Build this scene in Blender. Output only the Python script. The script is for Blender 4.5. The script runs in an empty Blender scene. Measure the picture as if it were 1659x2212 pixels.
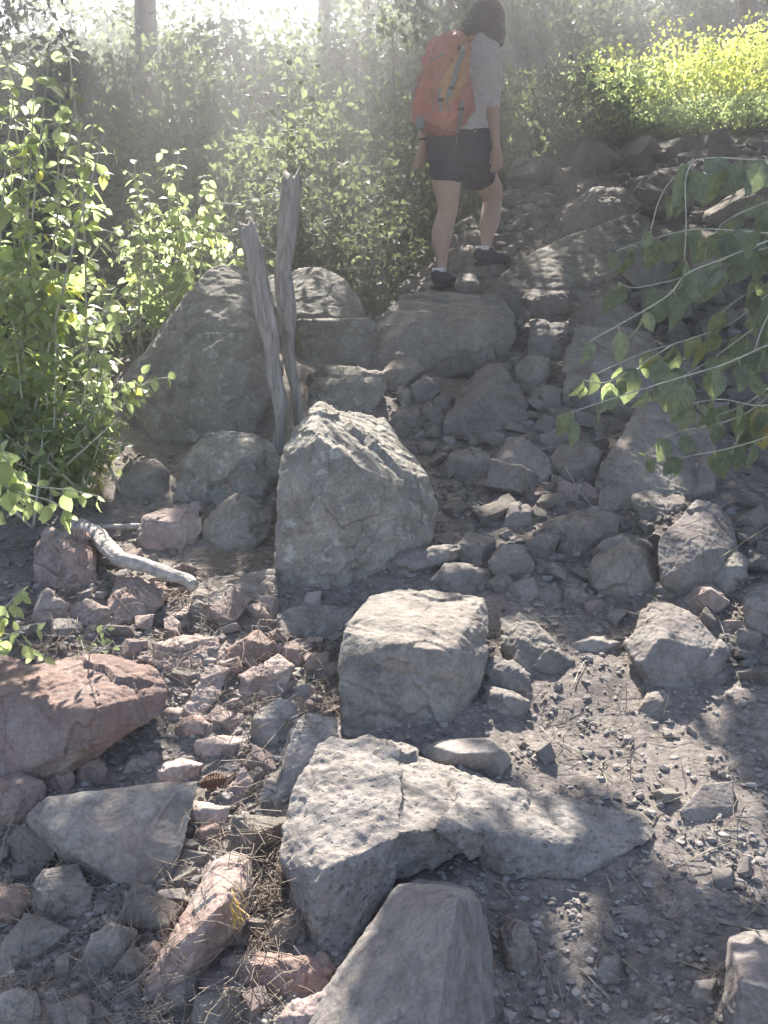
import bpy, bmesh, math, random
import numpy as np
from mathutils import Vector, Matrix, noise as mnoise
from mathutils.bvhtree import BVHTree
rng = np.random.default_rng(7)
random.seed(7)
scene = bpy.context.scene
C = scene.collection

# ------------------------------------------------------------------ camera
EYE = np.array([0.0, 0.0, 1.5]); PITCH = math.radians(12.0); FPX = 2170.0   # photo seen as 1659 x 2212 units
cam_d = bpy.data.cameras.new('camera'); cam = bpy.data.objects.new('camera', cam_d); C.objects.link(cam)
cam.location = EYE; cam.rotation_euler = (math.radians(90) - PITCH, 0, 0)
cam_d.sensor_fit = 'VERTICAL'; cam_d.sensor_height = 24; cam_d.lens = 24 * FPX / 2212
cam_d.clip_start = 0.02; cam_d.clip_end = 500
scene.camera = cam

# ------------------------------------------------------------------ sky, sun, exposure
SUN_EL, SUN_AZ = math.radians(45), math.radians(-5)     # azimuth from +y towards +x
SUNV = np.array([math.sin(SUN_AZ) * math.cos(SUN_EL), math.cos(SUN_AZ) * math.cos(SUN_EL), math.sin(SUN_EL)])
world = bpy.data.worlds.new('World'); scene.world = world; world.use_nodes = True
wn = world.node_tree; wn.nodes.clear()
sky = wn.nodes.new('ShaderNodeTexSky'); sky.sky_type = 'NISHITA'; sky.sun_disc = False
sky.sun_elevation = SUN_EL; sky.sun_rotation = SUN_AZ; sky.altitude = 1500; sky.dust_density = 5.0; sky.air_density = 1.0
bg = wn.nodes.new('ShaderNodeBackground'); bg.inputs[1].default_value = 0.095
wo = wn.nodes.new('ShaderNodeOutputWorld')
wn.links.new(sky.outputs[0], bg.inputs[0]); wn.links.new(bg.outputs[0], wo.inputs[0])
sun_d = bpy.data.lights.new('sun', 'SUN'); sun_d.energy = 5.0; sun_d.angle = math.radians(0.53); sun_d.color = (1.0, 0.95, 0.87)
sun = bpy.data.objects.new('sun', sun_d); C.objects.link(sun)
sun.rotation_euler = Vector(SUNV).to_track_quat('Z', 'Y').to_euler(); sun.location = (-4, 14, 14)
vs = scene.view_settings; vs.view_transform = 'Standard'; vs.look = 'None'; vs.gamma = 1.0; vs.use_curve_mapping = False
vs.exposure = 2.55
scene.cycles.max_bounces = 6; scene.cycles.diffuse_bounces = 3; scene.cycles.transmission_bounces = 4
scene.cycles.volume_bounces = 0; scene.cycles.transparent_max_bounces = 4
scene.cycles.use_denoising = True

# ------------------------------------------------------------------ picture units to space
CP, SP_ = math.cos(PITCH), math.sin(PITCH)
def ray(u, v):
    cx = (u - 829.5) / FPX; cy = (1106 - v) / FPX
    return np.array([cx, CP + cy * SP_, -SP_ + cy * CP])
def P(u, v, y):
    d = ray(u, v); return EYE + d * (y / d[1])
def proj(X):
    X = np.asarray(X, float) - EYE
    dep = X[..., 1] * CP - X[..., 2] * SP_; up = X[..., 1] * SP_ + X[..., 2] * CP
    dep = np.maximum(dep, 1e-3)
    return 829.5 + FPX * X[..., 0] / dep, 1106 - FPX * up / dep

# ------------------------------------------------------------------ noise (vectorised)
_perm = np.random.default_rng(3).permutation(256); _perm = np.concatenate([_perm] * 3)
_g = np.random.default_rng(4).normal(size=(256, 3)); _g /= np.linalg.norm(_g, axis=1)[:, None]
def pn(Q):
    Q = np.atleast_2d(Q); i = np.floor(Q).astype(int); f = Q - i; i &= 255
    u = f * f * f * (f * (f * 6 - 15) + 10); r = np.zeros(len(Q))
    for a in (0, 1):
        for b in (0, 1):
            for c in (0, 1):
                h = _perm[_perm[_perm[(i[:, 0] + a) & 255] + ((i[:, 1] + b) & 255)] + ((i[:, 2] + c) & 255)]
                w = (u[:, 0] if a else 1 - u[:, 0]) * (u[:, 1] if b else 1 - u[:, 1]) * (u[:, 2] if c else 1 - u[:, 2])
                r += w * np.einsum('ij,ij->i', _g[h], f - np.array([a, b, c]))
    return r * 1.5
def fbm(Q, o=4, gain=.5):
    r = 0; a = 1.0
    for k in range(o):
        r = r + a * pn(Q * (2.03 ** k) + 17.3 * k); a *= gain
    return r
_cell = np.random.default_rng(5).random((256, 3)); _cn = np.random.default_rng(6).normal(size=(256, 3)); _cn /= np.linalg.norm(_cn, axis=1)[:, None]
def facet(Q):
    i = np.floor(Q).astype(int); best = np.full(len(Q), 9e9); out = np.zeros(len(Q))
    for a in (-1, 0, 1):
        for b in (-1, 0, 1):
            for c in (-1, 0, 1):
                j = i + np.array([a, b, c]); m = j & 255
                h = _perm[_perm[_perm[m[:, 0]] + m[:, 1]] + m[:, 2]]
                d = Q - (j + _cell[h]); dd = np.einsum('ij,ij->i', d, d); k = dd < best
                best[k] = dd[k]; out[k] = np.einsum('ij,ij->i', d[k], _cn[h[k]])
    return out
def ss(x, a, b):
    t = np.clip((x - a) / (b - a), 0, 1); return t * t * (3 - 2 * t)

# ------------------------------------------------------------------ terrain height
def H0(x, y):
    x = np.asarray(x, float); y = np.asarray(y, float)
    z = .275 * y + .22 * ss(y, 5.0, 7.2) * ss(x, -.2, 1.0) + .14 * ss(x, 1.4, 3.3) * ss(y, 4, 8)
    z = z - .85 * ss(-x, -.25, .7) * ss(y, 4.5, 6.3)
    z = z - .16 * ss(-x, 1.0, 2.2) * (1 - ss(y, 4.5, 6.3))
    cap = np.clip(6.05 + 1.5 * x, 6.4, 9.3); over = np.maximum(y - cap, 0)
    z = z - .25 * np.minimum(over, 4.2) + .02 * np.maximum(over - 4.2, 0)
    z = z - .26 * np.maximum(y - 20, 0)
    return np.where(y < -1, .275 * -1 + 0 * y, z)
def H(x, y):
    x = np.atleast_1d(np.asarray(x, float)); y = np.atleast_1d(np.asarray(y, float)); x, y = np.broadcast_arrays(x, y)
    q = np.stack([x.ravel(), y.ravel(), 0 * x.ravel()], 1)
    n = .05 * pn(q * 1.1 + 5) + .022 * pn(q * 3.1) + .010 * pn(q * 8.7)
    far = ss(q[:, 1], 12, 22); n = n + far * .9 * pn(q * .13 + 9)
    return H0(x, y) + n.reshape(x.shape)
def G(u, v):
    d = ray(u, v); ys = np.arange(.9, 30, .02); pts = EYE[None] + d[None] * (ys / d[1])[:, None]
    below = pts[:, 2] < H(pts[:, 0], pts[:, 1])
    k = int(np.argmax(below)) if below.any() else len(ys) - 1
    return pts[k]

# ------------------------------------------------------------------ object helpers
def tag(o, label=None, cat=None, group=None, kind=None):
    if label: o['label'] = label
    if cat: o['category'] = cat
    if group: o['group'] = group
    if kind: o['kind'] = kind
    return o
def empty(name, loc):
    o = bpy.data.objects.new(name, None); o.location = loc; o.empty_display_size = .1; C.objects.link(o); return o
def mesh_np(name, V, F, mat, parent=None, smooth=True, origin=None):
    """F: list of arrays (n,3) or (n,4)"""
    V = np.asarray(V, float)
    org = np.zeros(3) if origin is None else np.asarray(origin, float)
    if parent is not None: org = np.array(parent.matrix_world.translation) if parent.parent is None else org
    me = bpy.data.meshes.new(name); F = [np.asarray(f) for f in (F if isinstance(F, list) else [F]) if len(f)]
    me.vertices.add(len(V)); me.vertices.foreach_set('co', (V - (np.array(parent.location) if parent is not None else org)).ravel())
    nl = sum(f.size for f in F); nf = sum(len(f) for f in F)
    me.loops.add(nl); me.loops.foreach_set('vertex_index', np.concatenate([f.ravel() for f in F]).astype(np.int32))
    tot = np.concatenate([np.full(len(f), f.shape[1]) for f in F]); st = np.concatenate([[0], np.cumsum(tot)[:-1]])
    me.polygons.add(nf); me.polygons.foreach_set('loop_start', st.astype(np.int32)); me.polygons.foreach_set('loop_total', tot.astype(np.int32))
    me.polygons.foreach_set('use_smooth', np.full(nf, smooth)); me.update(calc_edges=True); me.validate()
    if mat: me.materials.append(mat)
    o = bpy.data.objects.new(name, me); C.objects.link(o)
    if parent is not None: o.parent = parent
    else: o.location = org
    return o
def wloc(o):
    p = np.array(o.location, float)
    while o.parent: o = o.parent; p = p + np.array(o.location)
    return p
class MB:
    def __init__(s): s.V = []; s.Q = []; s.T = []; s.n = 0
    def add(s, V, Q=None, T=None):
        if Q is not None and len(Q): s.Q.append(np.asarray(Q) + s.n)
        if T is not None and len(T): s.T.append(np.asarray(T) + s.n)
        s.V.append(np.asarray(V, float)); s.n += len(V)
    def tube(s, pts, rad, seg=6, jit=0, ry=None, up=None):
        pts = np.asarray(pts, float); n = len(pts); rad = np.broadcast_to(rad, n)
        t = np.gradient(pts, axis=0); t /= np.linalg.norm(t, axis=1)[:, None] + 1e-9
        ref = np.array([0, 0, 1.0]) if abs(t[:, 2]).mean() < .8 else np.array([1.0, 0, 0])
        if up is not None: ref = np.asarray(up, float)
        a = np.cross(t, ref); a /= np.linalg.norm(a, axis=1)[:, None] + 1e-9; b = np.cross(t, a)
        th = np.arange(seg) / seg * 2 * math.pi
        r2 = rad if ry is None else np.broadcast_to(ry, n)
        R = pts[:, None] + (np.cos(th)[None, :, None] * a[:, None] * rad[:, None, None] + np.sin(th)[None, :, None] * b[:, None] * r2[:, None, None])
        if jit: R = R + np.random.default_rng(n).normal(size=R.shape) * jit
        V = R.reshape(-1, 3); k = np.arange(n - 1)[:, None] * seg; j = np.arange(seg)[None]
        Q = np.stack([k + j, k + (j + 1) % seg, k + seg + (j + 1) % seg, k + seg + j], -1).reshape(-1, 4)
        V = np.concatenate([V, pts[:1], pts[-1:]]); e = n * seg; j = np.arange(seg)
        T = np.concatenate([np.stack([(j + 1) % seg, j, np.full(seg, e)], 1), np.stack([(n - 1) * seg + j, (n - 1) * seg + (j + 1) % seg, np.full(seg, e + 1)], 1)])
        s.add(V, Q, T)
    def build(s, name, mat, parent=None, smooth=True, origin=None):
        F = []
        if s.Q: F.append(np.concatenate(s.Q))
        if s.T: F.append(np.concatenate(s.T))
        if parent is not None:
            o = mesh_np(name, np.concatenate(s.V) - (wloc(parent) - np.array(parent.location)), F, mat, parent, smooth)
            return o
        return mesh_np(name, np.concatenate(s.V), F, mat, None, smooth, origin)

# ------------------------------------------------------------------ materials
def newmat(name):
    m = bpy.data.materials.new(name); m.use_nodes = True; nt = m.node_tree; nt.nodes.clear()
    out = nt.nodes.new('ShaderNodeOutputMaterial'); b = nt.nodes.new('ShaderNodeBsdfPrincipled'); nt.links.new(b.outputs[0], out.inputs[0])
    return m, nt, b, out
def ND(nt, t, **kw):
    n = nt.nodes.new(t)
    for k, v in kw.items():
        if k in n.inputs.keys(): n.inputs[k].default_value = v
        else: setattr(n, k, v)
    return n
def mixc(nt, fac, a, b, mode='MIX'):
    m = nt.nodes.new('ShaderNodeMix'); m.data_type = 'RGBA'; m.blend_type = mode
    for s, v in ((m.inputs[0], fac), (m.inputs[6], a), (m.inputs[7], b)):
        if hasattr(v, 'links'): nt.links.new(v, s)
        elif isinstance(v, (int, float)): s.default_value = v
        else: s.default_value = (*v, 1) if len(v) == 3 else v
    return m.outputs[2]
def ramp(nt, src, pos, cols):
    r = nt.nodes.new('ShaderNodeValToRGB'); nt.links.new(src, r.inputs[0]); el = r.color_ramp.elements
    while len(el) < len(pos): el.new(.5)
    for e, p, c in zip(el, pos, cols): e.position = p; e.color = (*c, 1) if not isinstance(c, (int, float)) else (c, c, c, 1)
    return r.outputs[0]
def rock_mat(name, base, alt, lich=.35, pits=0, red=0.0, strata=0.0, bump=1.0):
    m, nt, b, out = newmat(name); tc = ND(nt, 'ShaderNodeTexCoord'); oi = ND(nt, 'ShaderNodeObjectInfo')
    mp = ND(nt, 'ShaderNodeVectorMath', operation='ADD'); nt.links.new(tc.outputs['Object'], mp.inputs[0])
    sc_ = ND(nt, 'ShaderNodeVectorMath', operation='SCALE'); sc_.inputs['Scale'].default_value = 13.0
    cmb = ND(nt, 'ShaderNodeCombineXYZ'); nt.links.new(oi.outputs['Random'], cmb.inputs[0]); nt.links.new(oi.outputs['Random'], cmb.inputs[1])
    nt.links.new(cmb.outputs[0], sc_.inputs[0]); nt.links.new(sc_.outputs[0], mp.inputs[1]); co = mp.outputs[0]
    def nz(s, d=6, r=.6, dist=0):
        n = ND(nt, 'ShaderNodeTexNoise', Scale=s, Detail=d, Roughness=r, Distortion=dist); nt.links.new(co, n.inputs['Vector']); return n.outputs[0]
    col = mixc(nt, ramp(nt, nz(4.5, 6, .62, .4), (.35, .65), (0, 1)), base, alt)
    dark = ramp(nt, nz(14, 7, .72, .6), (.32, .56), (.58, 1.05)); col = mixc(nt, 1.0, col, dark, 'MULTIPLY')
    sp = ramp(nt, nz(110, 3, .7), (.3, .5, .72), (.72, .97, 1.2)); col = mixc(nt, 1.0, col, sp, 'MULTIPLY')
    if red:
        rf = ramp(nt, nz(5.5, 5, .6), (.5 - .12 * red, .62), (0, min(1, .85 * red))); col = mixc(nt, rf, col, (.25, .155, .122))
    lf = ramp(nt, nz(19, 5, .75, .5), (.55, .64), (0, lich)); col = mixc(nt, lf, col, (.40, .40, .35))
    tint = ramp(nt, oi.outputs['Random'], (0, 1), (.80, 1.15)); col = mixc(nt, 1.0, col, tint, 'MULTIPLY')
    if pits:
        wv = ND(nt, 'ShaderNodeTexNoise', Scale=22.0, Detail=3.0); nt.links.new(co, wv.inputs['Vector']); wa = ND(nt, 'ShaderNodeVectorMath', operation='MULTIPLY_ADD'); nt.links.new(wv.outputs['Color'], wa.inputs[0]); wa.inputs[1].default_value = (.03, .03, .03); nt.links.new(co, wa.inputs[2])
        pmx = []
        for sc2, w2 in ((52.0, .34), (95.0, .38)):
            vo = ND(nt, 'ShaderNodeTexVoronoi', Scale=sc2); nt.links.new(wa.outputs[0], vo.inputs['Vector']); hs = ND(nt, 'ShaderNodeSeparateColor'); nt.links.new(vo.outputs['Color'], hs.inputs[0])
            rd = ND(nt, 'ShaderNodeMath', operation='MULTIPLY'); nt.links.new(hs.outputs[0], rd.inputs[0]); rd.inputs[1].default_value = w2; dv = ND(nt, 'ShaderNodeMath', operation='DIVIDE'); nt.links.new(vo.outputs['Distance'], dv.inputs[0]); nt.links.new(rd.outputs[0], dv.inputs[1]); pmx.append(ramp(nt, dv.outputs[0], (.55, 1.0), (0, 1)))
        mn = ND(nt, 'ShaderNodeMath', operation='MINIMUM'); nt.links.new(pmx[0], mn.inputs[0]); nt.links.new(pmx[1], mn.inputs[1]); pm = mn.outputs[0]
        msk = ramp(nt, nz(7, 3, .5), (.30, .42), (1, 0)); pz = ND(nt, 'ShaderNodeMath', operation='MAXIMUM'); nt.links.new(pm, pz.inputs[0]); nt.links.new(msk, pz.inputs[1])
    nt.links.new(col, b.inputs['Base Color']); b.inputs['Roughness'].default_value = .88; b.inputs['Specular IOR Level'].default_value = .25
    h = ND(nt, 'ShaderNodeMath', operation='ADD'); nt.links.new(nz(55, 8, .70), h.inputs[0])
    h2 = ND(nt, 'ShaderNodeMath', operation='MULTIPLY'); nt.links.new(nz(150, 4, .7), h2.inputs[0]); h2.inputs[1].default_value = .35; nt.links.new(h2.outputs[0], h.inputs[1])
    bp = ND(nt, 'ShaderNodeBump', Strength=.7 * bump, Distance=.007); nt.links.new(h.outputs[0], bp.inputs['Height']); last = bp
    if pits:
        bp2 = ND(nt, 'ShaderNodeBump', Strength=.8, Distance=.006); nt.links.new(pz.outputs[0], bp2.inputs['Height']); nt.links.new(bp.outputs[0], bp2.inputs['Normal']); last = bp2
    nt.links.new(last.outputs[0], b.inputs['Normal'])
    return m
M = {}
M['grey'] = rock_mat('grey_rock', (0.204, 0.183, 0.160), (0.299, 0.261, 0.222), .30, red=.25)
M['lichen'] = rock_mat('lichen_rock', (.195, .18, .155), (.285, .252, .21), .7)
M['pink'] = rock_mat('pink_rock', (.33, .25, .22), (.41, .33, .29), .2, red=.35)
M['red'] = rock_mat('reddish_rock', (0.268, 0.195, 0.166), (0.340, 0.252, 0.214), .40, red=.6)
M['pumice'] = rock_mat('pitted_rock', (0.245, 0.219, 0.194), (0.312, 0.277, 0.245), .15, pits=1, red=.12)
M['slate'] = rock_mat('smooth_rock', (0.208, 0.183, 0.165), (0.273, 0.240, 0.213), .2, red=.15, bump=.7)
def soil_mat():
    m, nt, b, out = newmat('soil'); tc = ND(nt, 'ShaderNodeTexCoord'); co = tc.outputs['Object']
    def nz(s, d=6, r=.6):
        n = ND(nt, 'ShaderNodeTexNoise', Scale=s, Detail=d, Roughness=r); nt.links.new(co, n.inputs['Vector']); return n.outputs[0]
    col = mixc(nt, ramp(nt, nz(1.7), (.35, .65), (0, 1)), (.178, .152, .132), (.245, .212, .187))
    col = mixc(nt, 1, col, ramp(nt, nz(38, 6, .75), (.32, .62), (.55, 1.2)), 'MULTIPLY')
    vo = ND(nt, 'ShaderNodeTexVoronoi', Scale=95.0); nt.links.new(co, vo.inputs['Vector'])
    hs = ND(nt, 'ShaderNodeSeparateColor'); nt.links.new(vo.outputs['Color'], hs.inputs[0])
    g = ramp(nt, hs.outputs[0], (.0, .7, 1), (.82, 1.0, 1.25)); col = mixc(nt, 1, col, g, 'MULTIPLY')
    nt.links.new(col, b.inputs['Base Color']); b.inputs['Roughness'].default_value = .95; b.inputs['Specular IOR Level'].default_value = .15
    b1 = ND(nt, 'ShaderNodeBump', Strength=.4, Distance=.004, invert=True); nt.links.new(vo.outputs['Distance'], b1.inputs['Height'])
    b2 = ND(nt, 'ShaderNodeBump', Strength=.75, Distance=.008); nt.links.new(nz(48, 9, .8), b2.inputs['Height']); nt.links.new(b1.outputs[0], b2.inputs['Normal'])
    nt.links.new(b2.outputs[0], b.inputs['Normal']); return m
M['soil'] = soil_mat()
def simple(name, c, rough=.8, var=.25, scale=30, bump=.3, dist=.004, spec=.3, stretch=None, trans=0):
    m, nt, b, out = newmat(name); tc = ND(nt, 'ShaderNodeTexCoord'); co = tc.outputs['Object']
    if stretch:
        mp = ND(nt, 'ShaderNodeMapping'); mp.inputs['Scale'].default_value = stretch; nt.links.new(co, mp.inputs[0]); co = mp.outputs[0]
    n = ND(nt, 'ShaderNodeTexNoise', Scale=scale, Detail=6, Roughness=.65); nt.links.new(co, n.inputs['Vector'])
    col = mixc(nt, 1.0, c, ramp(nt, n.outputs[0], (.3, .7), (1 - var, 1 + var)), 'MULTIPLY')
    nt.links.new(col, b.inputs['Base Color']); b.inputs['Roughness'].default_value = rough; b.inputs['Specular IOR Level'].default_value = spec
    bp = ND(nt, 'ShaderNodeBump', Strength=bump, Distance=dist); nt.links.new(n.outputs[0], bp.inputs['Height']); nt.links.new(bp.outputs[0], b.inputs['Normal'])
    return m
def leaf_mat(name, c1, c2, trans, tcol, rough=.45, spec=.45, dead=None):
    m, nt, b, out = newmat(name); ge = ND(nt, 'ShaderNodeNewGeometry')
    cols = [c1, c2] if not dead else [c1, c2, c2, dead]; pos = [0, 1] if not dead else [0, .9, .93, 1]
    col = ramp(nt, ge.outputs['Random Per Island'], pos, cols)
    nt.links.new(col, b.inputs['Base Color']); b.inputs['Roughness'].default_value = rough; b.inputs['Specular IOR Level'].default_value = spec
    tr = ND(nt, 'ShaderNodeBsdfTranslucent'); tc = mixc(nt, 1, col, tcol, 'MULTIPLY'); nt.links.new(tc, tr.inputs[0])
    ad = ND(nt, 'ShaderNodeMixShader'); ad.inputs[0].default_value = trans
    nt.links.new(b.outputs[0], ad.inputs[1]); nt.links.new(tr.outputs[0], ad.inputs[2]); nt.links.new(ad.outputs[0], out.inputs[0])
    return m
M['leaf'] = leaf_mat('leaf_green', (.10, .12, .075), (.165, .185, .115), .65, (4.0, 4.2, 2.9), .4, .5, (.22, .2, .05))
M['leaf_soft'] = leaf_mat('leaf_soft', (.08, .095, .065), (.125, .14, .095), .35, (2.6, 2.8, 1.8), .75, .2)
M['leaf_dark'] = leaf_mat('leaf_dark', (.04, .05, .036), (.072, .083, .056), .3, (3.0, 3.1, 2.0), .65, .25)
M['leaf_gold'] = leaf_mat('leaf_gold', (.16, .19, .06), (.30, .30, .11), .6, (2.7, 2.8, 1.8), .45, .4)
def broad_mat():
    m = leaf_mat('leaf_broad', (.095, .11, .08), (.15, .165, .12), .4, (3.0, 3.3, 1.9), .5, .4, (.2, .17, .07)); nt = m.node_tree; b = [n for n in nt.nodes if n.type == 'BSDF_PRINCIPLED'][0]
    at = ND(nt, 'ShaderNodeAttribute'); at.attribute_name = 'luv'; sp = ND(nt, 'ShaderNodeSeparateXYZ'); nt.links.new(at.outputs['Vector'], sp.inputs[0])
    def mt(op, a, c): 
        n = ND(nt, 'ShaderNodeMath', operation=op)
        for k, v in enumerate((a, c)):
            if v is None: continue
            if hasattr(v, 'links'): nt.links.new(v, n.inputs[k])
            else: n.inputs[k].default_value = v
        return n.outputs[0]
    s_ = mt('ABSOLUTE', sp.outputs[1], None); q = mt('MULTIPLY', mt('SUBTRACT', sp.outputs[0], mt('MULTIPLY', s_, .8)), 7.0); fr = mt('ABSOLUTE', mt('SUBTRACT', mt('FRACT', q, None), .5), None)
    vein = mt('MINIMUM', mt('MULTIPLY', fr, 5.0), mt('MULTIPLY', s_, 22.0)); vr = ramp(nt, vein, (0, .8), (1.18, 1.0))
    for n in list(nt.nodes):
        if n.type == 'VALTORGB' and n.outputs[0].links and any(l.to_node == b for l in n.outputs[0].links): src = n.outputs[0]
    nz = ND(nt, 'ShaderNodeTexNoise', Scale=45.0, Detail=4.0); col = mixc(nt, 1, mixc(nt, 1, src, vr, 'MULTIPLY'), ramp(nt, nz.outputs[0], (.3, .7), (.75, 1.2)), 'MULTIPLY'); nt.links.new(col, b.inputs['Base Color'])
    for n in nt.nodes:
        if n.type == 'MIX' and any(l.to_node.type == 'BSDF_TRANSLUCENT' for l in n.outputs[2].links): nt.links.new(col, n.inputs[6])
    bp = ND(nt, 'ShaderNodeBump', Strength=.3, Distance=.002, invert=True); nt.links.new(vein, bp.inputs['Height']); nt.links.new(bp.outputs[0], b.inputs['Normal']); return m
M['leaf_shade'] = broad_mat()
M['needles'] = leaf_mat('leaf_needles', (.04, .055, .035), (.075, .085, .05), .25, (2.5, 2.5, 1.6), .35, .6)
M['bark'] = simple('bark', (.13, .105, .085), .9, .45, 14, .9, .02, .1, (1, 1, .25))
M['stem'] = simple('stem', (.22, .19, .13), .6, .2, 30)
M['pale_stem'] = simple('pale_stem', (.40, .37, .28), .55, .15, 30)
M['straw'] = leaf_mat('dry_needles', (.17, .13, .10), (.30, .25, .20), .1, (1, 1, 1), .7, .2)
M['deadwood'] = simple('deadwood', (.36, .32, .29), .85, .5, 9, 1.0, .02, .15, (9, 9, .9))
M['paleweed'] = simple('bleached_wood', (.40, .36, .32), .8, .4, 14, .9, .015, .2, (3, 3, 3))
# ================================================================== THE GROUND
def terrain():
    def spaced(a, b, fine, lo, hi, coarse):
        xs = list(np.arange(a, b, fine)); x = b; st = fine
        while x < hi: xs.append(x); st *= 1.12; x += min(st, coarse)
        x = a; st = fine
        while x > lo: st *= 1.12; x -= min(st, coarse); xs.insert(0, x)
        return np.array(xs)
    xs = spaced(-2.2, 2.6, .016, -90, 90, 6); ys = spaced(1.0, 5.0, .016, -15, 110, 5)
    X, Y = np.meshgrid(xs, ys); Z = H(X, Y)
    q = np.stack([X.ravel(), Y.ravel(), 0 * X.ravel()], 1); near = 1 - ss(q[:, 1], 5, 9)
    Z = Z + ((.004 * pn(q * 13) + .0022 * pn(q * 37)) * near).reshape(X.shape)
    # hollow washed out under the long pitted rock
    n, m = X.shape; I = np.arange((n - 1) * (m - 1)); r, c = I // (m - 1), I % (m - 1); a = r * m + c
    o = mesh_np('ground', np.stack([X.ravel(), Y.ravel(), Z.ravel()], 1), np.stack([a, a + 1, a + m + 1, a + m], 1), M['soil'])
    o['kind'] = 'structure'; return o
ground = terrain()
# ================================================================== ROCKS
DBG = 0; ROCK_INFO = []
ROCK_OUT = []          # outlines in picture units, so loose stones keep clear of them
SOLID = []             # world meshes for ray tests
def chip(V, n, rr, lo=.80, hi=.95):
    """slice n flat facets off a convex block, mostly on the sides that show"""
    V = np.array(V); c = V.mean(0)
    for _ in range(n):
        d = rr.normal(size=3) * np.array([.75, .35, .6]) + np.array([0, -.85, .35]); d /= np.linalg.norm(d); sup = ((V - c) @ d).max(); off = sup * rr.uniform(lo, hi)
        bm = bmesh.new()
        for p in V: bm.verts.new(p)
        r = bmesh.ops.convex_hull(bm, input=bm.verts[:]); bmesh.ops.delete(bm, geom=[g for g in set(r['geom_interior'] + r['geom_unused']) if isinstance(g, bmesh.types.BMVert)], context='VERTS')
        bmesh.ops.bisect_plane(bm, geom=bm.verts[:] + bm.edges[:] + bm.faces[:], plane_co=Vector(c + d * off), plane_no=Vector(d), clear_outer=True)
        V2 = np.array([v.co[:] for v in bm.verts]); bm.free()
        if len(V2) > 7: V = V2
    return V
def remesh(V_list, voxel, smooth=2):
    """union of convex hulls -> even surface (numpy verts, quads)"""
    bm = bmesh.new()
    for V in V_list:
        b2 = bmesh.new()
        for p in V: b2.verts.new(p)
        r = bmesh.ops.convex_hull(b2, input=b2.verts[:])
        bmesh.ops.delete(b2, geom=[g for g in set(r['geom_interior'] + r['geom_unused']) if isinstance(g, bmesh.types.BMVert)], context='VERTS')
        me0 = bpy.data.meshes.new('t'); b2.to_mesh(me0); b2.free(); bm.from_mesh(me0); bpy.data.meshes.remove(me0)
    return remesh_bm(bm, voxel, smooth)
def remesh_bm(bm, voxel, smooth=2):
    bmesh.ops.triangulate(bm, faces=bm.faces[:])
    me = bpy.data.meshes.new('t'); bm.to_mesh(me); bm.free()
    o = bpy.data.objects.new('t', me); C.objects.link(o)
    md = o.modifiers.new('r', 'REMESH'); md.mode = 'VOXEL'; md.voxel_size = voxel; md.adaptivity = 0
    if smooth:
        s = o.modifiers.new('s', 'SMOOTH'); s.iterations = smooth; s.factor = .5
    dg = bpy.context.evaluated_depsgraph_get(); ev = o.evaluated_get(dg); m2 = ev.to_mesh()
    n = len(m2.vertices); V = np.empty(n * 3); m2.vertices.foreach_get('co', V); V = V.reshape(-1, 3)
    N = np.empty(n * 3); m2.vertex_normals.foreach_get('vector', N); N = N.reshape(-1, 3)
    lt = np.empty(len(m2.polygons), int); m2.polygons.foreach_get('loop_total', lt)
    li = np.empty(len(m2.loops), int); m2.loops.foreach_get('vertex_index', li)
    F = li.reshape(-1, 4) if (lt == 4).all() else None
    if F is None:
        st = np.concatenate([[0], np.cumsum(lt)[:-1]]); F = [np.array([li[s:s + 3] for s, k in zip(st, lt) if k == 3]), np.array([li[s:s + 4] for s, k in zip(st, lt) if k == 4])]
    ev.to_mesh_clear(); bpy.data.objects.remove(o); bpy.data.meshes.remove(me)
    return V, N, F
def rough(V, N, s, seed, a_f=1.0, a_n=1.0, strata=0):
    """chipped planes, lumps and grain over a rock of size s"""
    o = np.array([seed * 7.31, seed * 3.17, seed * 1.93]) % 50; Q = V / s
    w = Q + .045 * np.stack([pn(Q * 4 + o), pn(Q * 4 + o + 9), pn(Q * 4 + o + 21)], 1)
    d = .052 * a_f * facet(w * 1.5 + o) + .014 * a_f * facet(w * 5.5 + o) + .008 * a_f * facet(w * 13 + o)
    d += .006 * a_n * pn(Q * 3 + o) + .007 * a_n * fbm(Q * 11 + o, 3, .65)
    cr = pn(Q * 1.5 + o + 31) + .12 * pn(Q * 7 + o); d -= .012 * min(a_f * 1.6, 1) * np.exp(-(cr / .018) ** 2) * ss(pn(Q * 1.1 + o + 3), .0, .2)
    d = d * s
    if strata:
        t = w @ np.array([.15, .3, 1.0]) * strata; k = t - np.floor(t); d -= s * .020 * np.exp(-((k - .5) / .10) ** 2) * (pn(Q * 2.3 + o) > -.1)
    return V + N * d[:, None]
rock_n = [0]
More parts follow.
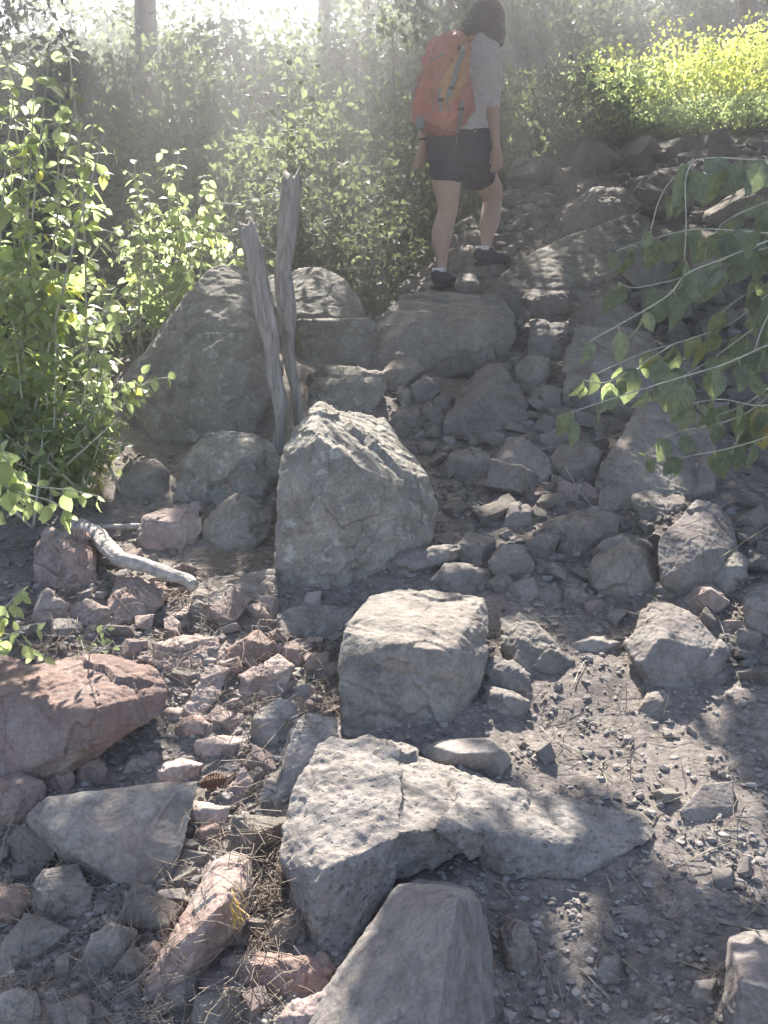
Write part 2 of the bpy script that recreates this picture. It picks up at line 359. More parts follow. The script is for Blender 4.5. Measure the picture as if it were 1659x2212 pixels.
def R(name, label, pts, mat='grey', cat='rock', dep=None, back=.55, parts=None, lean=.9, belly=.16, f=1.6, a=1.0, strata=0, jit=.03, group=None, ybase=None, vox=1.0, sink=True, low=True, cl=.62, cuts=None, cls=None):
    """a rock from the corners that show. pts: (u, v) or (u, v, metres behind its foot)"""
    rock_n[0] += 1; sd = rock_n[0]; rr = np.random.default_rng(sd)
    groups = parts if parts else [pts]; allp = [p for g in groups for p in g]
    ub, vb = max(((p[0], p[1]) for p in allp), key=lambda p: p[1])
    if dep is None:
        g0 = G(min(max(ub, -200), 1900), min(vb, 2330)); y0 = g0[1]
    else: y0 = dep
    us = [p[0] for p in allp]; vsn = [p[1] for p in allp]
    w = (max(us) - min(us)) / FPX * y0; h = (max(vsn) - min(vsn)) / FPX * y0; s = max(w, h, .05)
    hulls = []
    if not any(len(p) > 2 for p in allp): lean = min(lean, .62 * y0 / 1.5)
    if not ybase:
        allowed = lambda p: cl * (G(min(max(p[0], -400), 2050), min(p[1], 2330))[1] - y0)
    else: allowed = lambda p: 9
    cls = cls or [cl] * len(groups)
    groups = [[(p[0], p[1], min(p[2], max(allowed(p) * c_ / cl, -.02)) if p[1] < vb - 25 else p[2]) if len(p) > 2 else p for p in g] for g, c_ in zip(groups, cls)]
    for g in groups:
        W = []; cu = np.mean([p[0] for p in g]); cv = np.mean([p[1] for p in g]); explicit = any(len(p) > 2 for p in g)
        T = back * min(max(w, h), 1.6 * min(w, h) + .05)
        for p in g:
            d = p[2] if len(p) > 2 else lean * (vb - p[1]) / FPX * y0 + rr.uniform(-1, 1) * jit * s
            W.append(P(p[0], p[1], y0 + d))
            W.append(P(p[0] + (cu - p[0]) * .25, p[1] + (cv - p[1]) * .25, y0 + d + T))
            if sink and p[1] > vb - .3 * (vb - min(vsn)): q = P(p[0], p[1], y0 + d + .02); W.append(q - np.array([0, 0, .12 * s + .02]))
        if not explicit and belly:
            for k in range(2):
                bu = cu + (-1, 1)[k] * rr.uniform(.12, .30) * (max(us) - min(us)); bv = min(vsn) + rr.uniform(.26, .42) * (vb - min(vsn))
                W.append(P(bu, bv, y0 + lean * (vb - bv) / FPX * y0 - belly * s * rr.uniform(1.1, 1.9)))
        nc = cuts if cuts is not None else (1 if explicit else 3)
        hulls.append(chip(W, nc, rr, .88 if explicit else .74, .96 if explicit else .92) if nc else W)
    voxel = max(.0017 * y0 * vox, s / 170)
    V, N, F = remesh(hulls, voxel, 0)
    V = rough(V, N, s, sd, f, a, strata)
    org = V.mean(0); org[2] = V[:, 2].min()
    o = mesh_np(name, V, F, M[mat], None, True, org); tag(o, label, cat, group)
    SOLID.append(o)
    for g in groups: ROCK_OUT.append([(p[0], p[1]) for p in g])
    ROCK_INFO.append((label, np.mean(us), np.mean(vsn), max(us) - min(us), max(vsn) - min(vsn)))
    if DBG: print('ROCK', label[:50], 'y0 %.2f s %.2f' % (y0, s), 'allow', [round(allowed(p), 2) for p in allp][:6])
    return o

# --- boulders behind the dead posts
R('boulder', 'huge lichen-mottled grey boulder with a diagonal crack, behind the two dead posts', [], 'lichen', 'boulder', parts=[
  [(268,818,.30),(300,790,.26),(330,768,.22),(365,700,.24),(400,640,.30),(450,580,.42),(485,568,.46),(525,574,.46),(560,600,.48),(600,690,.35),(605,800,.22),(575,855,.12),(520,925,.06),(470,992,0),(375,1032,0),(335,962,.05),(300,885,.18),(480,800,.02),(540,725,.10),(420,720,.16)],
  [(345,812,.12),(400,795,.08),(470,745,.08),(540,700,.14),(600,760,.20),(575,850,.10),(520,922,.03),(470,985,-.03),(380,1025,-.03),(335,955,.02),(300,880,.14),(280,820,.24)]], dep=3.62, back=.5, f=.55, a=1)
R('boulder', 'wide grey boulder right of the dead posts with a shaded overhanging block below its rim', [], 'lichen', 'boulder', parts=[
  [(560,600,.55),(600,590,.6),(650,598,.5),(690,578,.55),(740,600,.55),(775,642,.45),(797,690,.35),(760,700,.2),(640,690,.15),(600,680,.25)],
  [(636,688,.15),(700,690,.1),(760,692,.12),(808,692,.22),(812,740,.22),(808,800,.25),(740,810,.18),(655,800,.15),(640,740,.14),(620,850,.2)]], dep=4.35, back=.5, f=.6, a=1)
R('boulder', 'rounded grey boulder with pale lichen spots at the foot of the huge cracked boulder', [(372,1062),(388,1000),(438,947),(480,934),(542,940),(592,965),(604,1015),(570,1062),(450,1095)], 'lichen', 'boulder', f=1.7)
R('boulder', 'tall angular grey boulder with a sunlit sloping top in the middle of the slope', [
  (692,868,.40),(760,893,.56),(828,905,.66),(872,962,.58),(922,1030,.34),(946,1092,.32),(940,1160,.28),(880,1205,.20),(830,1217,.16),(740,1262,.04),(700,1282,.02),(600,1292,.06),(591,1200,.08),(598,1080,.14),(610,980,.22),(640,912,.30),(684,935,.13),(745,990,.05),(835,1030,.11),(750,1215,0),(690,1080,.04)], 'lichen', 'boulder', f=.8, a=1.3, back=.5, cuts=0)
R('boulder', 'blocky grey boulder with a flat tilted top directly below the tall angular boulder', [
  (800,1290,.40),(860,1276,.48),(930,1272,.50),(1048,1288,.46),(1056,1330,.42),(1052,1420,.36),(1035,1480,.24),(1000,1510,.14),(965,1562,.03),(850,1588,0),(765,1582,0),(735,1540,.05),(727,1440,.07),(740,1362,.14),(850,1392,.04),(975,1408,.05)], 'grey', 'boulder', f=.5, strata=3.0)
R('pitted_boulder', 'long pale pitted rock with a sunlit head and a ridge tailing right', [], 'pumice', 'boulder', parts=[
  [(688,1602,.40),(720,1590,.44),(800,1590,.46),(870,1612,.44),(640,1692,.28),(608,1785,.18),(604,1850,.12),(640,1935,.05),(668,1992,.02),(692,2052,0),(742,2064,0),(790,1990,.04),(860,1905,.12),(870,1800,.10),(700,1880,.04),(820,1760,.14)],
  [(840,1600,.46),(960,1664,.46),(1060,1690,.46),(1130,1705,.48),(1150,1800,.26),(1060,1795,.18),(960,1790,.12),(860,1800,.09),(860,1905,.14),(960,1860,.18),(1060,1830,.22)],
  [(1040,1688,.46),(1150,1706,.50),(1280,1735,.50),(1400,1772,.50),(1425,1800,.5),(1400,1822,.5),(1330,1842,.42),(1230,1850,.30),(1140,1830,.22),(1040,1800,.16),(1040,1860,.20),(1120,1900,.3),(1250,1895,.4)]], back=.35, f=.3, a=1.6, cls=[.62,.8,.9], cuts=0)
R('boulder', 'smooth grey slab at the bottom edge with a shaded flat side facing right', [
  (832,1950,.20),(855,1918,.24),(900,1893,.30),(960,1900,.29),(1010,1915,.27),(1038,1945,.25),(1046,1985,.24),(1064,2060,.17),(1062,2240,.05),(940,2300,-.16),(900,2330,-.12),(620,2330,-.04),(700,2140,.08),(765,2078,.13),(812,2005,.18),(985,1950,.05),(964,2090,-.05)], 'slate', 'boulder', f=.5, a=.8, cl=.95, cuts=0)
R('rock', 'small sunlit angular rock at the bottom edge left of the smooth slab', [(598,2200),(640,2160),(700,2145),(735,2160),(745,2300),(600,2300)], 'pink')
R('rock', 'slender pinkish rock leaning like a fin, upper side sunlit, left of the long pitted rock', [
  (540,1850,.26),(502,1837,.28),(460,1860,.24),(420,1940,.16),(370,2020,.08),(322,2100,.02),(303,2150,0),(332,2168,0),(400,2112,0),(470,2052,.05),(530,1992,.12),(548,1910,.2),(470,1960,.04)], 'red', 'rock', f=.5, back=.4)
R('rock', 'large flat grey slab tilting down to the right below the big reddish boulder', [
  (48,1772,.10),(100,1720,.22),(200,1714,.26),(330,1690,.32),(430,1686,.34),(408,1760,.24),(398,1830,.12),(355,1920,.02),(322,1944,0),(200,1872,.03),(100,1812,.06),(250,1800,.04)], 'grey', 'boulder', f=.35, a=.6, back=.35)
R('boulder', 'big reddish boulder at the left edge with a sunlit hollowed top', [], 'red', 'boulder', parts=[
  [(-90,1440,.44),(0,1412,.46),(60,1428,.44),(140,1500,.12),(90,1515,.06),(0,1478,.12),(-90,1470,.15),(100,1640,.0),(0,1700,0),(-90,1720,0),(200,1600,.02)],
  [(60,1432,.42),(170,1420,.46),(235,1420,.46),(330,1448,.40),(362,1492,.34),(350,1542,.24),(275,1592,.10),(200,1602,.02),(100,1640,0),(60,1520,.08),(190,1530,.04),(290,1498,.16)]], back=.4, f=.7, cuts=0)
R('rock', 'dark reddish rock wedged at the left edge under the big reddish boulder', [(-80,1690),(40,1662),(100,1702),(92,1740),(45,1785),(-80,1790)], 'red')
R('rock', 'rounded grey rock in shade below the large flat slab', [(60,1942),(92,1880),(172,1868),(204,1920),(192,1990),(132,2014),(78,1984)], 'grey')
R('rock', 'flat-topped brown rock cut off by the left edge near the bottom', [(-60,1930),(0,1922),(55,1905),(66,1950),(60,1998),(-60,2010)], 'red')
R('rock', 'brownish rock lying lengthwise between the fin-like rock and the smooth slab', [(474,2075,.06),(545,2050,.14),(620,2058,.18),(700,2062,.2),(735,2110,.12),(640,2155,0),(520,2155,0),(486,2122,.02),(560,2080,.02)], 'red')
R('rock', 'squarish grey rock among rubble near the bottom left', [(178,2072),(196,2020),(240,1994),(302,2008),(272,2072),(228,2104)], 'grey')
R('rock', 'grey rock cut by the bottom left corner', [(-60,2160),(40,2138),(76,2150),(92,2200),(95,2280),(-60,2280)], 'grey')
R('rock', 'blocky pale rock with a sunlit flat top on the right side of the trail', [
  (1350,1392,.12),(1384,1312,.30),(1448,1308,.36),(1492,1326,.36),(1500,1345,.34),(1575,1404,.22),(1562,1428,.2),(1562,1490,.18),(1500,1502,.04),(1442,1490,.0),(1400,1462,.0),(1374,1430,.04),(1432,1385,.03),(1410,1430,.0)], 'slate', f=1.0)
R('rock', 'upright slab with a bright sun patch on its left face near the right edge', [
  (1504,1080,.24),(1550,1088,.28),(1578,1120,.3),(1592,1180,.3),(1588,1240,.24),(1530,1296,.08),(1500,1290,.02),(1432,1240,0),(1416,1168,.08),(1464,1130,.14),(1520,1190,.02)], 'slate', f=.4)
R('rock', 'pyramid-shaped brown rock left of the upright slab with the sun patch', [(1275,1205,.12),(1300,1170,.16),(1344,1150,.2),(1402,1176,.18),(1422,1222,.14),(1424,1282,.04),(1368,1294,0),(1290,1282,0),(1272,1240,.05),(1345,1200,.0)], 'grey')
R('rock', 'small pointed rock with a pale tip between the upright slab and the right edge', [(1534,1236),(1560,1215),(1592,1194),(1622,1212),(1612,1272),(1562,1296)], 'grey')
R('rock', 'dark rounded rock half cut off by the right edge below the leafy branch', [(1604,1290),(1640,1262),(1730,1262),(1730,1380),(1640,1372),(1608,1345)], 'grey')
R('stone', 'small round upright stone on the path below the pyramid-shaped rock', [(1215,1300),(1222,1270),(1250,1263),(1272,1290),(1268,1318),(1235,1324)], 'grey', 'stone')
R('rock', 'long ribbed rock slanting down right beside the blocky boulder', [(1078,1332,.28),(1110,1322,.3),(1162,1350,.26),(1202,1382,.2),(1242,1430,.12),(1232,1452,.04),(1180,1462,0),(1118,1430,0),(1084,1390,.06),(1120,1375,.04)], 'grey', strata=4)
R('rock', 'cracked slab leaning against the right side of the blocky boulder, its upper half', [(1040,1430),(1070,1415),(1110,1424),(1150,1455),(1146,1505),(1095,1480),(1045,1468)], 'slate')
R('rock', 'cracked slab leaning against the right side of the blocky boulder, its lower half', [(1044,1478),(1092,1490),(1146,1516),(1134,1562),(1090,1552),(1048,1530)], 'slate')
R('rock', 'flat thin slate lying just left of the blocky pale rock', [(1228,1392),(1270,1375),(1345,1382),(1350,1400),(1290,1416),(1240,1408)], 'slate')
R('rock', 'lopsided cube of grey rock with a clean front face in the upper middle', [(1060,1042,.06),(1070,985,.16),(1090,948,.26),(1130,945,.30),(1186,990,.26),(1194,1020,.2),(1172,1056,.04),(1110,1062,0),(1095,985,.10)], 'slate', f=1.0)
R('rock', 'low brown rock left of the lopsided cube', [(955,1012),(968,980),(1010,968),(1060,978),(1066,1020),(1010,1044)], 'grey')
R('rock', 'wide pointed rock with a hairline crack at its lower left in the upper middle', [(958,930,.04),(965,902,.1),(1000,865,.2),(1003,832,.28),(1050,786,.4),(1086,780,.42),(1112,826,.36),(1147,868,.24),(1130,902,.1),(1090,932,.02),(1040,944,0),(1050,850,.12)], 'slate', f=1.0)
R('boulder', 'broad flat-topped brown boulder just below the hiker on the path', [(838,668,.5),(868,640,.6),(930,630,.66),(1000,634,.66),(1080,640,.6),(1112,682,.46),(1116,732,.34),(1070,772,.1),(1000,794,0),(960,782,0),(900,720,.2),(1040,700,.12)], 'grey', 'boulder', f=.4, )
R('boulder', 'squarish brown boulder under the left end of the flat-topped boulder', [(800,772,.15),(808,702,.3),(858,668,.4),(962,672,.36),(978,702,.26),(976,782,.04),(920,802,0),(838,794,0),(880,700,.12)], 'grey', 'boulder', f=.5, )
R('rock', 'rough grey rock in front of the shaded overhanging block', [(650,862),(660,815),(702,800),(762,800),(832,800),(842,840),(802,882),(740,902),(680,892)], 'lichen')
R('rock', 'angular rock in front of the squarish brown boulder', [(820,802),(860,762),(902,770),(920,800),(880,834),(838,852)], 'grey')
R('boulder', 'long slanted slab standing on edge at the right under the leafy branch', [(1288,1080,.02),(1306,1005,.18),(1340,940,.34),(1386,872,.5),(1440,850,.56),(1500,880,.55),(1545,960,.45),(1540,1060,.3),(1440,1102,.1),(1300,1106,0),(1360,960,.25)], 'grey', 'boulder', f=1.1)
R('rock', 'flat-topped rock right of the foot of the long slanted slab', [(1362,1062,.14),(1400,1046,.2),(1478,1050,.22),(1485,1090,.1),(1440,1130,0),(1385,1122,0),(1372,1085,.04)], 'grey')
R('boulder', 'pale faceted boulder high on the scree under a thin sunlit branch', [(1215,482),(1236,432),(1290,406),(1350,410),(1388,442),(1372,478),(1300,505),(1222,528)], 'slate', 'boulder')
R('boulder', 'dark shadowed boulder mass with a sunlit crest right of the hiker', [(1068,605,.3),(1120,570,.6),(1200,520,.9),(1282,492,1.0),(1352,462,1.1),(1402,470,1.1),(1405,560,.8),(1330,622,.3),(1240,645,.1),(1120,645,0),(1200,580,.3),(1330,540,.4)], 'lichen', 'boulder', f=.5, )
R('rock', 'angular dark rock at the top of the scree behind the leafy branch', [(1345,392),(1400,375),(1470,362),(1512,380),(1500,430),(1420,436),(1372,424)], 'grey')
R('rock', 'pale wedge of rock with a bright top right of the flat-topped boulder', [(1115,650),(1148,620),(1182,634),(1222,632),(1238,660),(1200,690),(1140,680)], 'slate')
R('rock', 'pale-topped block with a dark side below the bright wedge', [(1142,715),(1160,692),(1225,694),(1235,715),(1228,770),(1190,776),(1140,760)], 'slate')
R('rock', 'rounded brown rock among the scree right of the bright wedge', [(1230,668),(1262,640),(1320,644),(1362,668),(1350,700),(1270,706)], 'grey')
R('boulder', 'sloping brown slab above the tips of the leafy branch', [(1214,840,0),(1226,760,.3),(1238,702,.5),(1310,710,.55),(1400,720,.6),(1440,790,.45),(1400,860,.1),(1290,872,0),(1290,780,.15)], 'grey', 'boulder', f=1.1)
R('rock', 'dark angular rock right of the wide pointed rock', [(1108,790),(1150,765),(1188,775),(1190,810),(1165,848),(1120,830)], 'grey')
R('rock', 'low shaded rock between the wide pointed rock and the sloping slab', [(1140,850),(1180,826),(1215,838),(1214,870),(1170,885)], 'grey')
R('rock', 'flat wedge-shaped rock below the tips of the leafy branch', [(1164,944),(1195,925),(1235,930),(1240,948),(1200,970),(1170,966)], 'slate')
R('rock', 'jagged dark rock left of the long slanted slab', [(1186,990),(1215,955),(1262,948),(1300,975),(1308,1005),(1260,1045),(1215,1030)], 'grey')
R('stone', 'squarish stone directly below the squarish brown boulder', [(884,835),(912,810),(945,818),(952,845),(920,870),(892,868)], 'slate', 'stone')
R('stone', 'upright narrow stone left of the squarish stone', [(856,845),(872,828),(888,842),(890,880),(866,884)], 'grey', 'stone')
R('stone', 'small bright-topped cube stone touching the wide pointed rock', [(934,862),(958,848),(982,858),(976,888),(945,890)], 'slate', 'stone')
R('rock', 'low lumpy rock right of the peak of the tall angular boulder', [(832,918),(860,885),(905,878),(925,905),(905,935),(860,940)], 'grey')
R('stone', 'grey stone between the low lumpy rock and the wide pointed rock', [(904,900),(925,870),(955,885),(962,912),(930,922)], 'grey', 'stone')
R('rock', 'small grey block on the path below the lopsided cube', [(1084,1130),(1102,1088),(1140,1085),(1162,1105),(1148,1135),(1108,1148)], 'slate')
R('rock', 'broad half-buried rock crossing the path above the pyramid-shaped rock', [(1135,1165),(1180,1120),(1260,1108),(1340,1120),(1330,1165),(1240,1195)], 'grey', lean=1.6)
R('rock', 'sloping brown rock with a shaded front right of the flat buried slabs', [(1052,1215),(1078,1175),(1130,1180),(1160,1225),(1130,1255),(1080,1252)], 'grey')
R('rock', 'flat buried slab on the path right of the tall angular boulder', [(925,1255),(960,1215),(1040,1225),(1078,1262),(1010,1288),(940,1280)], 'slate', lean=1.5)
R('rock', 'pinkish thin slab lying beside the right foot of the tall angular boulder', [(838,1225),(870,1192),(960,1178),(1000,1184),(930,1215),(880,1262),(845,1260)], 'slate', lean=1.5)
R('rock', 'triangular rock half buried in pale soil at the lower right', [(1465,1752,.02),(1520,1692,.2),(1584,1686,.24),(1588,1740,.2),(1582,1800,.02),(1510,1800,0),(1530,1735,.06)], 'slate', f=.4)
R('rock', 'small dark lump on the path in front of the blocky pale rock', [(1372,1538),(1398,1495),(1432,1490),(1452,1528),(1425,1552)], 'grey')
R('boulder', 'large grey rock cut by the bottom right corner', [(1575,2025,.25),(1640,2010,.35),(1760,2010,.35),(1760,2330,.02),(1580,2330,0),(1562,2180,.04),(1570,2110,.08),(1600,2120,0),(1720,2150,-.02)], 'slate', 'boulder', f=.5)
R('rock', 'small upright block with a shaded side in the dirt near the bottom', [(1284,2110),(1302,2064),(1340,2062),(1352,2085),(1338,2122),(1305,2128)], 'slate')
R('rock', 'narrow half-buried rock right of the smooth slab', [(1080,2010),(1092,1965),(1112,1970),(1160,2040),(1165,2100),(1125,2135),(1098,2090)], 'grey', lean=1.5)
R('rock', 'rough block with a broken top near the bottom right corner', [(1492,2150),(1502,2122),(1548,2112),(1562,2150),(1548,2188),(1498,2186)], 'grey')
R('rock', 'tall reddish rock standing at the left under the bleached log', [(78,1255),(72,1180),(100,1146),(192,1150),(212,1200),(200,1262),(130,1280)], 'red')
R('rock', 'pink block with a sunlit ridge right below the bleached log', [(232,1300,.06),(248,1258,.16),(300,1244,.22),(362,1272,.2),(358,1302,.12),(275,1348,0),(240,1335,0),(262,1292,.03)], 'pink')
R('rock', 'pink pointed rock like a small pyramid near the left edge', [(60,1345),(97,1268),(152,1308),(125,1352)], 'pink')
R('rock', 'pale pink flat rock between the small pyramid and the pink block', [(148,1322),(185,1296),(240,1315),(238,1348),(200,1360),(165,1345)], 'pink')
R('rock', 'reddish flat rock resting against the foot of the tall reddish rock', [(136,1262),(160,1238),(208,1236),(212,1262),(170,1278)], 'red')
R('rock', 'sunlit-topped pink block at the end of the ledge behind the bleached log', [(298,1192),(305,1115),(350,1100),(440,1090),(438,1140),(395,1190)], 'pink')
R('rock', 'humped grey rock left of the tall angular boulder', [(425,1172),(430,1120),(470,1082),(512,1062),(562,1080),(590,1112),(586,1152),(540,1182),(470,1192)], 'lichen')
R('rock', 'peaked rock with a reddish stain leaning between two lichen-spotted rocks', [(446,1088),(480,1032),(500,984),(530,988),(562,1040),(545,1088)], 'red')
R('rock', 'low dark rock in deep shade under the left end of the huge cracked boulder', [(245,1050),(275,1000),(330,985),(372,1020),(365,1070),(290,1085)], 'grey')
R('rock', 'long low grey rock lying right of the tip of the bleached log', [(420,1300,.0),(425,1262,.1),(470,1242,.16),(590,1236,.16),(600,1285,.04),(520,1315,0)], 'grey')
R('rock', 'shaded slab under the front of the tall angular boulder', [(600,1330,.1),(640,1312,.16),(770,1312,.2),(765,1350,.1),(700,1385,0),(620,1372,0)], 'grey')
R('stone', 'pale squarish stone propping up the tall angular boulder', [(650,1302),(662,1278),(694,1276),(692,1308),(660,1318)], 'pink', 'stone')
R('rock', 'bright flat pink rock with a wavy edge in the sunlit patch', [(320,1432,.04),(335,1395,.14),(400,1370,.22),(470,1378,.22),(480,1420,.1),(420,1450,0),(360,1445,0)], 'pink')
R('rock', 'dark spear-shaped rock jutting right from the sunlit patch', [(470,1432),(482,1410),(528,1384),(560,1360),(593,1392),(580,1425),(530,1436)], 'red')
R('rock', 'elongated ridged rock pointing down left in the middle of the sunlit patch', [(392,1540,0),(420,1488,.1),(450,1430,.2),(497,1445,.2),(482,1495,.1),(432,1548,0)], 'pink', strata=3)
R('rock', 'angular rock with a broad sunlit top beside the left of the blocky boulder', [(502,1525,0),(512,1470,.12),(555,1438,.2),(602,1414,.26),(632,1442,.22),(622,1478,.12),(572,1512,.02),(560,1475,.06)], 'pink')
R('rock', 'plain shaded grey rock leaning at the left foot of the blocky boulder', [(545,1605),(540,1552),(600,1510),(642,1520),(652,1562),(602,1605),(560,1630)], 'slate')
R('rock', 'narrow rock wedged behind the upper left of the long pitted rock', [(556,1790,0),(556,1755,.08),(600,1662,.2),(635,1580,.32),(660,1550,.36),(718,1562,.38),(722,1592,.3),(660,1655,.14),(612,1780,.02)], 'slate')
R('rock', 'low rounded rock with a brown face below the elongated ridged rock', [(370,1580),(395,1552),(435,1545),(466,1570),(455,1600),(400,1606)], 'red')
R('rock', 'small bright sunlit rock touching the right end of the big reddish boulder', [(338,1560),(350,1530),(392,1528),(400,1550),(370,1572)], 'pink')
R('rock', 'jagged pale slab lying left of the plain shaded rock', [(415,1632),(425,1600),(480,1588),(540,1590),(542,1615),(480,1650),(430,1652)], 'pink')
R('rock', 'domed rock below the jagged pale slab', [(328,1682),(340,1650),(385,1636),(440,1655),(442,1690),(370,1700)], 'pink')
R('rock', 'sharp three-sided rock with a glowing ridge beside a pine cone', [(452,1768,0),(470,1735,.08),(508,1705,.14),(526,1658,.2),(545,1690,.18),(545,1750,.05),(500,1775,0),(515,1722,.04)], 'pink')
R('rock', 'rock fragment with a pale chipped top right of the large flat slab', [(395,1760),(402,1735),(440,1728),(500,1742),(490,1775),(430,1800)], 'pink')
R('rock', 'brown fragment lying just below the pale-topped fragment', [(410,1815),(422,1790),(470,1780),(478,1815),(440,1838)], 'red')
R('rock', 'shaded wedge under the right end of the big reddish boulder', [(150,1710),(165,1650),(205,1612),(232,1660),(226,1712)], 'red')
R('rock', 'dim brown block under the middle of the big reddish boulder', [(88,1700),(110,1655),(150,1645),(165,1690),(140,1722)], 'red')
R('rock', 'small flat rock in the gap between the reddish boulder and the domed rock', [(262,1672),(280,1632),(335,1625),(345,1645),(310,1680)], 'grey')
R('rock', 'rubble block under the right flank of the fin-like rock', [(570,2040),(590,1995),(650,1960),(665,1990),(658,2046),(610,2052)], 'grey')
R('rock', 'pale stone wedged between the fin-like rock and the pitted rock', [(548,1960),(560,1925),(585,1935),(588,1965),(565,1985)], 'pink')
R('rock', 'buried flat rock just above the long pitted rock', [(900,1620),(960,1595),(1060,1592),(1110,1640),(1080,1690),(980,1664)], 'slate', lean=2.2, a=.5, f=.3)
R('rock', 'small rock behind the hiker left shoe', [(905,620),(915,598),(950,590),(958,615),(930,630)], 'grey', )
R('rock', 'round pale stone at the left end of the hiker ledge', [(866,630),(872,604),(900,598),(918,620),(905,642),(875,644)], 'slate', )
R('rock', 'knobbly stone between the two shoes of the hiker', [(978,618),(990,592),(1025,590),(1040,612),(1020,634),(990,632)], 'slate', )
R('rock', 'leaning slab whose edge rises right of the hiker left shoe', [(1030,640),(1045,600),(1070,598),(1120,640),(1150,680),(1100,690)], 'grey', )
R('rock', 'flat brown step under the raised right shoe of the hiker', [(965,560),(1010,530),(1085,560),(1100,585),(1040,600),(975,588)], 'slate', )
# ================================================================== LOOSE STONES
def in_poly(px, py, poly):
    px = np.asarray(px, float); py = np.asarray(py, float); r = np.zeros(px.shape, bool); n = len(poly)
    for i in range(n):
        x1, y1 = poly[i][:2]; x2, y2 = poly[(i + 1) % n][:2]
        c = ((y1 > py) != (y2 > py)) & (px < (x2 - x1) * (py - y1) / ((y2 - y1) or 1e-9) + x1); r ^= c
    return r
def hull2(pts):
    pts = sorted(set((p[0], p[1]) for p in pts))
    def half(ps):
        o = []
        for p in ps:
            while len(o) > 1 and (o[-1][0] - o[-2][0]) * (p[1] - o[-2][1]) - (o[-1][1] - o[-2][1]) * (p[0] - o[-2][0]) <= 0: o.pop()
            o.append(p)
        return o
    return half(pts)[:-1] + half(pts[::-1])[:-1]
OUT = [hull2(g) for g in ROCK_OUT]
def clear_of_rocks(u, v): return not any(in_poly(np.array([u]), np.array([v]), p)[0] for p in OUT)
def block(r, jit=.16, el=(1, .75, .6)):
    W = np.array([(x, y, z) for x in (-1, 1) for y in (-1, 1) for z in (-1, 1)], float) * .42 + r.uniform(-jit, jit, (8, 3)); W *= np.array(el)
    return chip(W, int(r.integers(1, 3)), r, .60, .85)
protos = []
for k in range(16):
    r = np.random.default_rng(100 + k); n = r.integers(8, 13); el = np.array([1, r.uniform(.6, .95), r.uniform(.35, .75)])
    W = r.normal(size=(n, 3)); W /= np.linalg.norm(W, axis=1)[:, None]; W *= el * r.uniform(.8, 1.1, (n, 1)) * .5
    W = block(r, .15, (1, r.uniform(.6, .95), r.uniform(.35, .75))); V, N, F = remesh([W], .028, 0); V = rough(V, N, 1.0, 50 + k, .8, .8)
    F = F if isinstance(F, list) else [F]
    me_list = []
    for mk in ('grey', 'pink', 'slate'):
        me = bpy.data.meshes.new('stone'); FF = F
        me.vertices.add(len(V)); me.vertices.foreach_set('co', V.ravel()); nl = sum(f.size for f in FF); me.loops.add(nl)
        me.loops.foreach_set('vertex_index', np.concatenate([f.ravel() for f in FF]).astype(np.int32))
        tot = np.concatenate([np.full(len(f), f.shape[1]) for f in FF if len(f)]); me.polygons.add(len(tot))
        me.polygons.foreach_set('loop_start', np.concatenate([[0], np.cumsum(tot)[:-1]]).astype(np.int32)); me.polygons.foreach_set('loop_total', tot.astype(np.int32))
        me.polygons.foreach_set('use_smooth', np.full(len(tot), True)); me.update(calc_edges=True); me.materials.append(M[mk]); me_list.append(me)
    protos.append(me_list)
zones = [  # polygon, count, size range (picture units), material weights, label, group
 ([(1090,420),(1300,345),(1659,300),(1700,520),(1420,470),(1220,440),(1100,560),(1020,540)], 52, (18, 66), (.6, .0, .4), 'loose angular grey stone on the upper scree slope right of the hiker', 'stones on the upper scree'),
 ([(840,620),(1100,560),(1240,600),(1659,560),(1700,1000),(1300,900),(1000,800),(830,880),(840,800)], 42, (20, 62), (.6, .0, .4), 'loose grey stone on the slope between the hiker and the leafy branch', 'stones on the slope below the hiker'),
 ([(830,900),(1300,900),(1300,1100),(1659,1080),(1700,1500),(1240,1330),(1060,1280),(930,1040)], 46, (18, 52), (.6, .0, .4), 'small loose grey stone on the shaded middle of the path', 'stones on the middle of the path'),
 ([(200,1180),(590,1300),(620,1330),(730,1380),(700,1560),(560,1800),(430,1700),(440,1500),(250,1420),(0,1420),(0,1300),(80,1250)], 64, (18, 60), (.25, .6, .15), 'loose pinkish stone among pine needles in the sunlit patch on the left', 'pinkish stones in the sunlit patch'),
 ([(0,1800),(80,1800),(330,1950),(400,1760),(560,1800),(640,1960),(680,2100),(600,2212),(0,2240)], 60, (20, 70), (.6, .25, .15), 'loose grey brown stone in the shaded rubble at the bottom left', 'stones in the bottom left rubble'),
 ([(1060,1500),(1659,1500),(1700,2212),(1050,2212),(1050,1900),(1400,1840),(1100,1650)], 26, (16, 44), (.4, .1, .5), 'small stone half sunk in the bare dirt at the lower right', 'stones in the dirt at the lower right'),
]
def short(lab):
    w = lab
    for k in (' with ', ' at ', ' in ', ' on ', ' under ', ' behind ', ' among ', ' directly', ' lying', ' leaning', ' below', ' right', ' left', ' between', ' near', ' above', ' slanting', ' cut ', ' just ', ' standing', ' high ', ' touching', ' wedged', ' resting', ' tilting', ' whose', ' beside', ' against', ' jutting', ' pointing', ' crossing', ' half ', ' like ', ' propping', ' beyond ', ','):
        i = w.find(k)
        if i > 0: w = w[:i]
    return w
SH = [short(r[0]) for r in ROCK_INFO]; REF = [(s_, *r[1:]) for s_, r in zip(SH, ROCK_INFO) if SH.count(s_) == 1 and 2 <= len(s_.split()) <= 6 and r[3] > 55]
used_l = {}
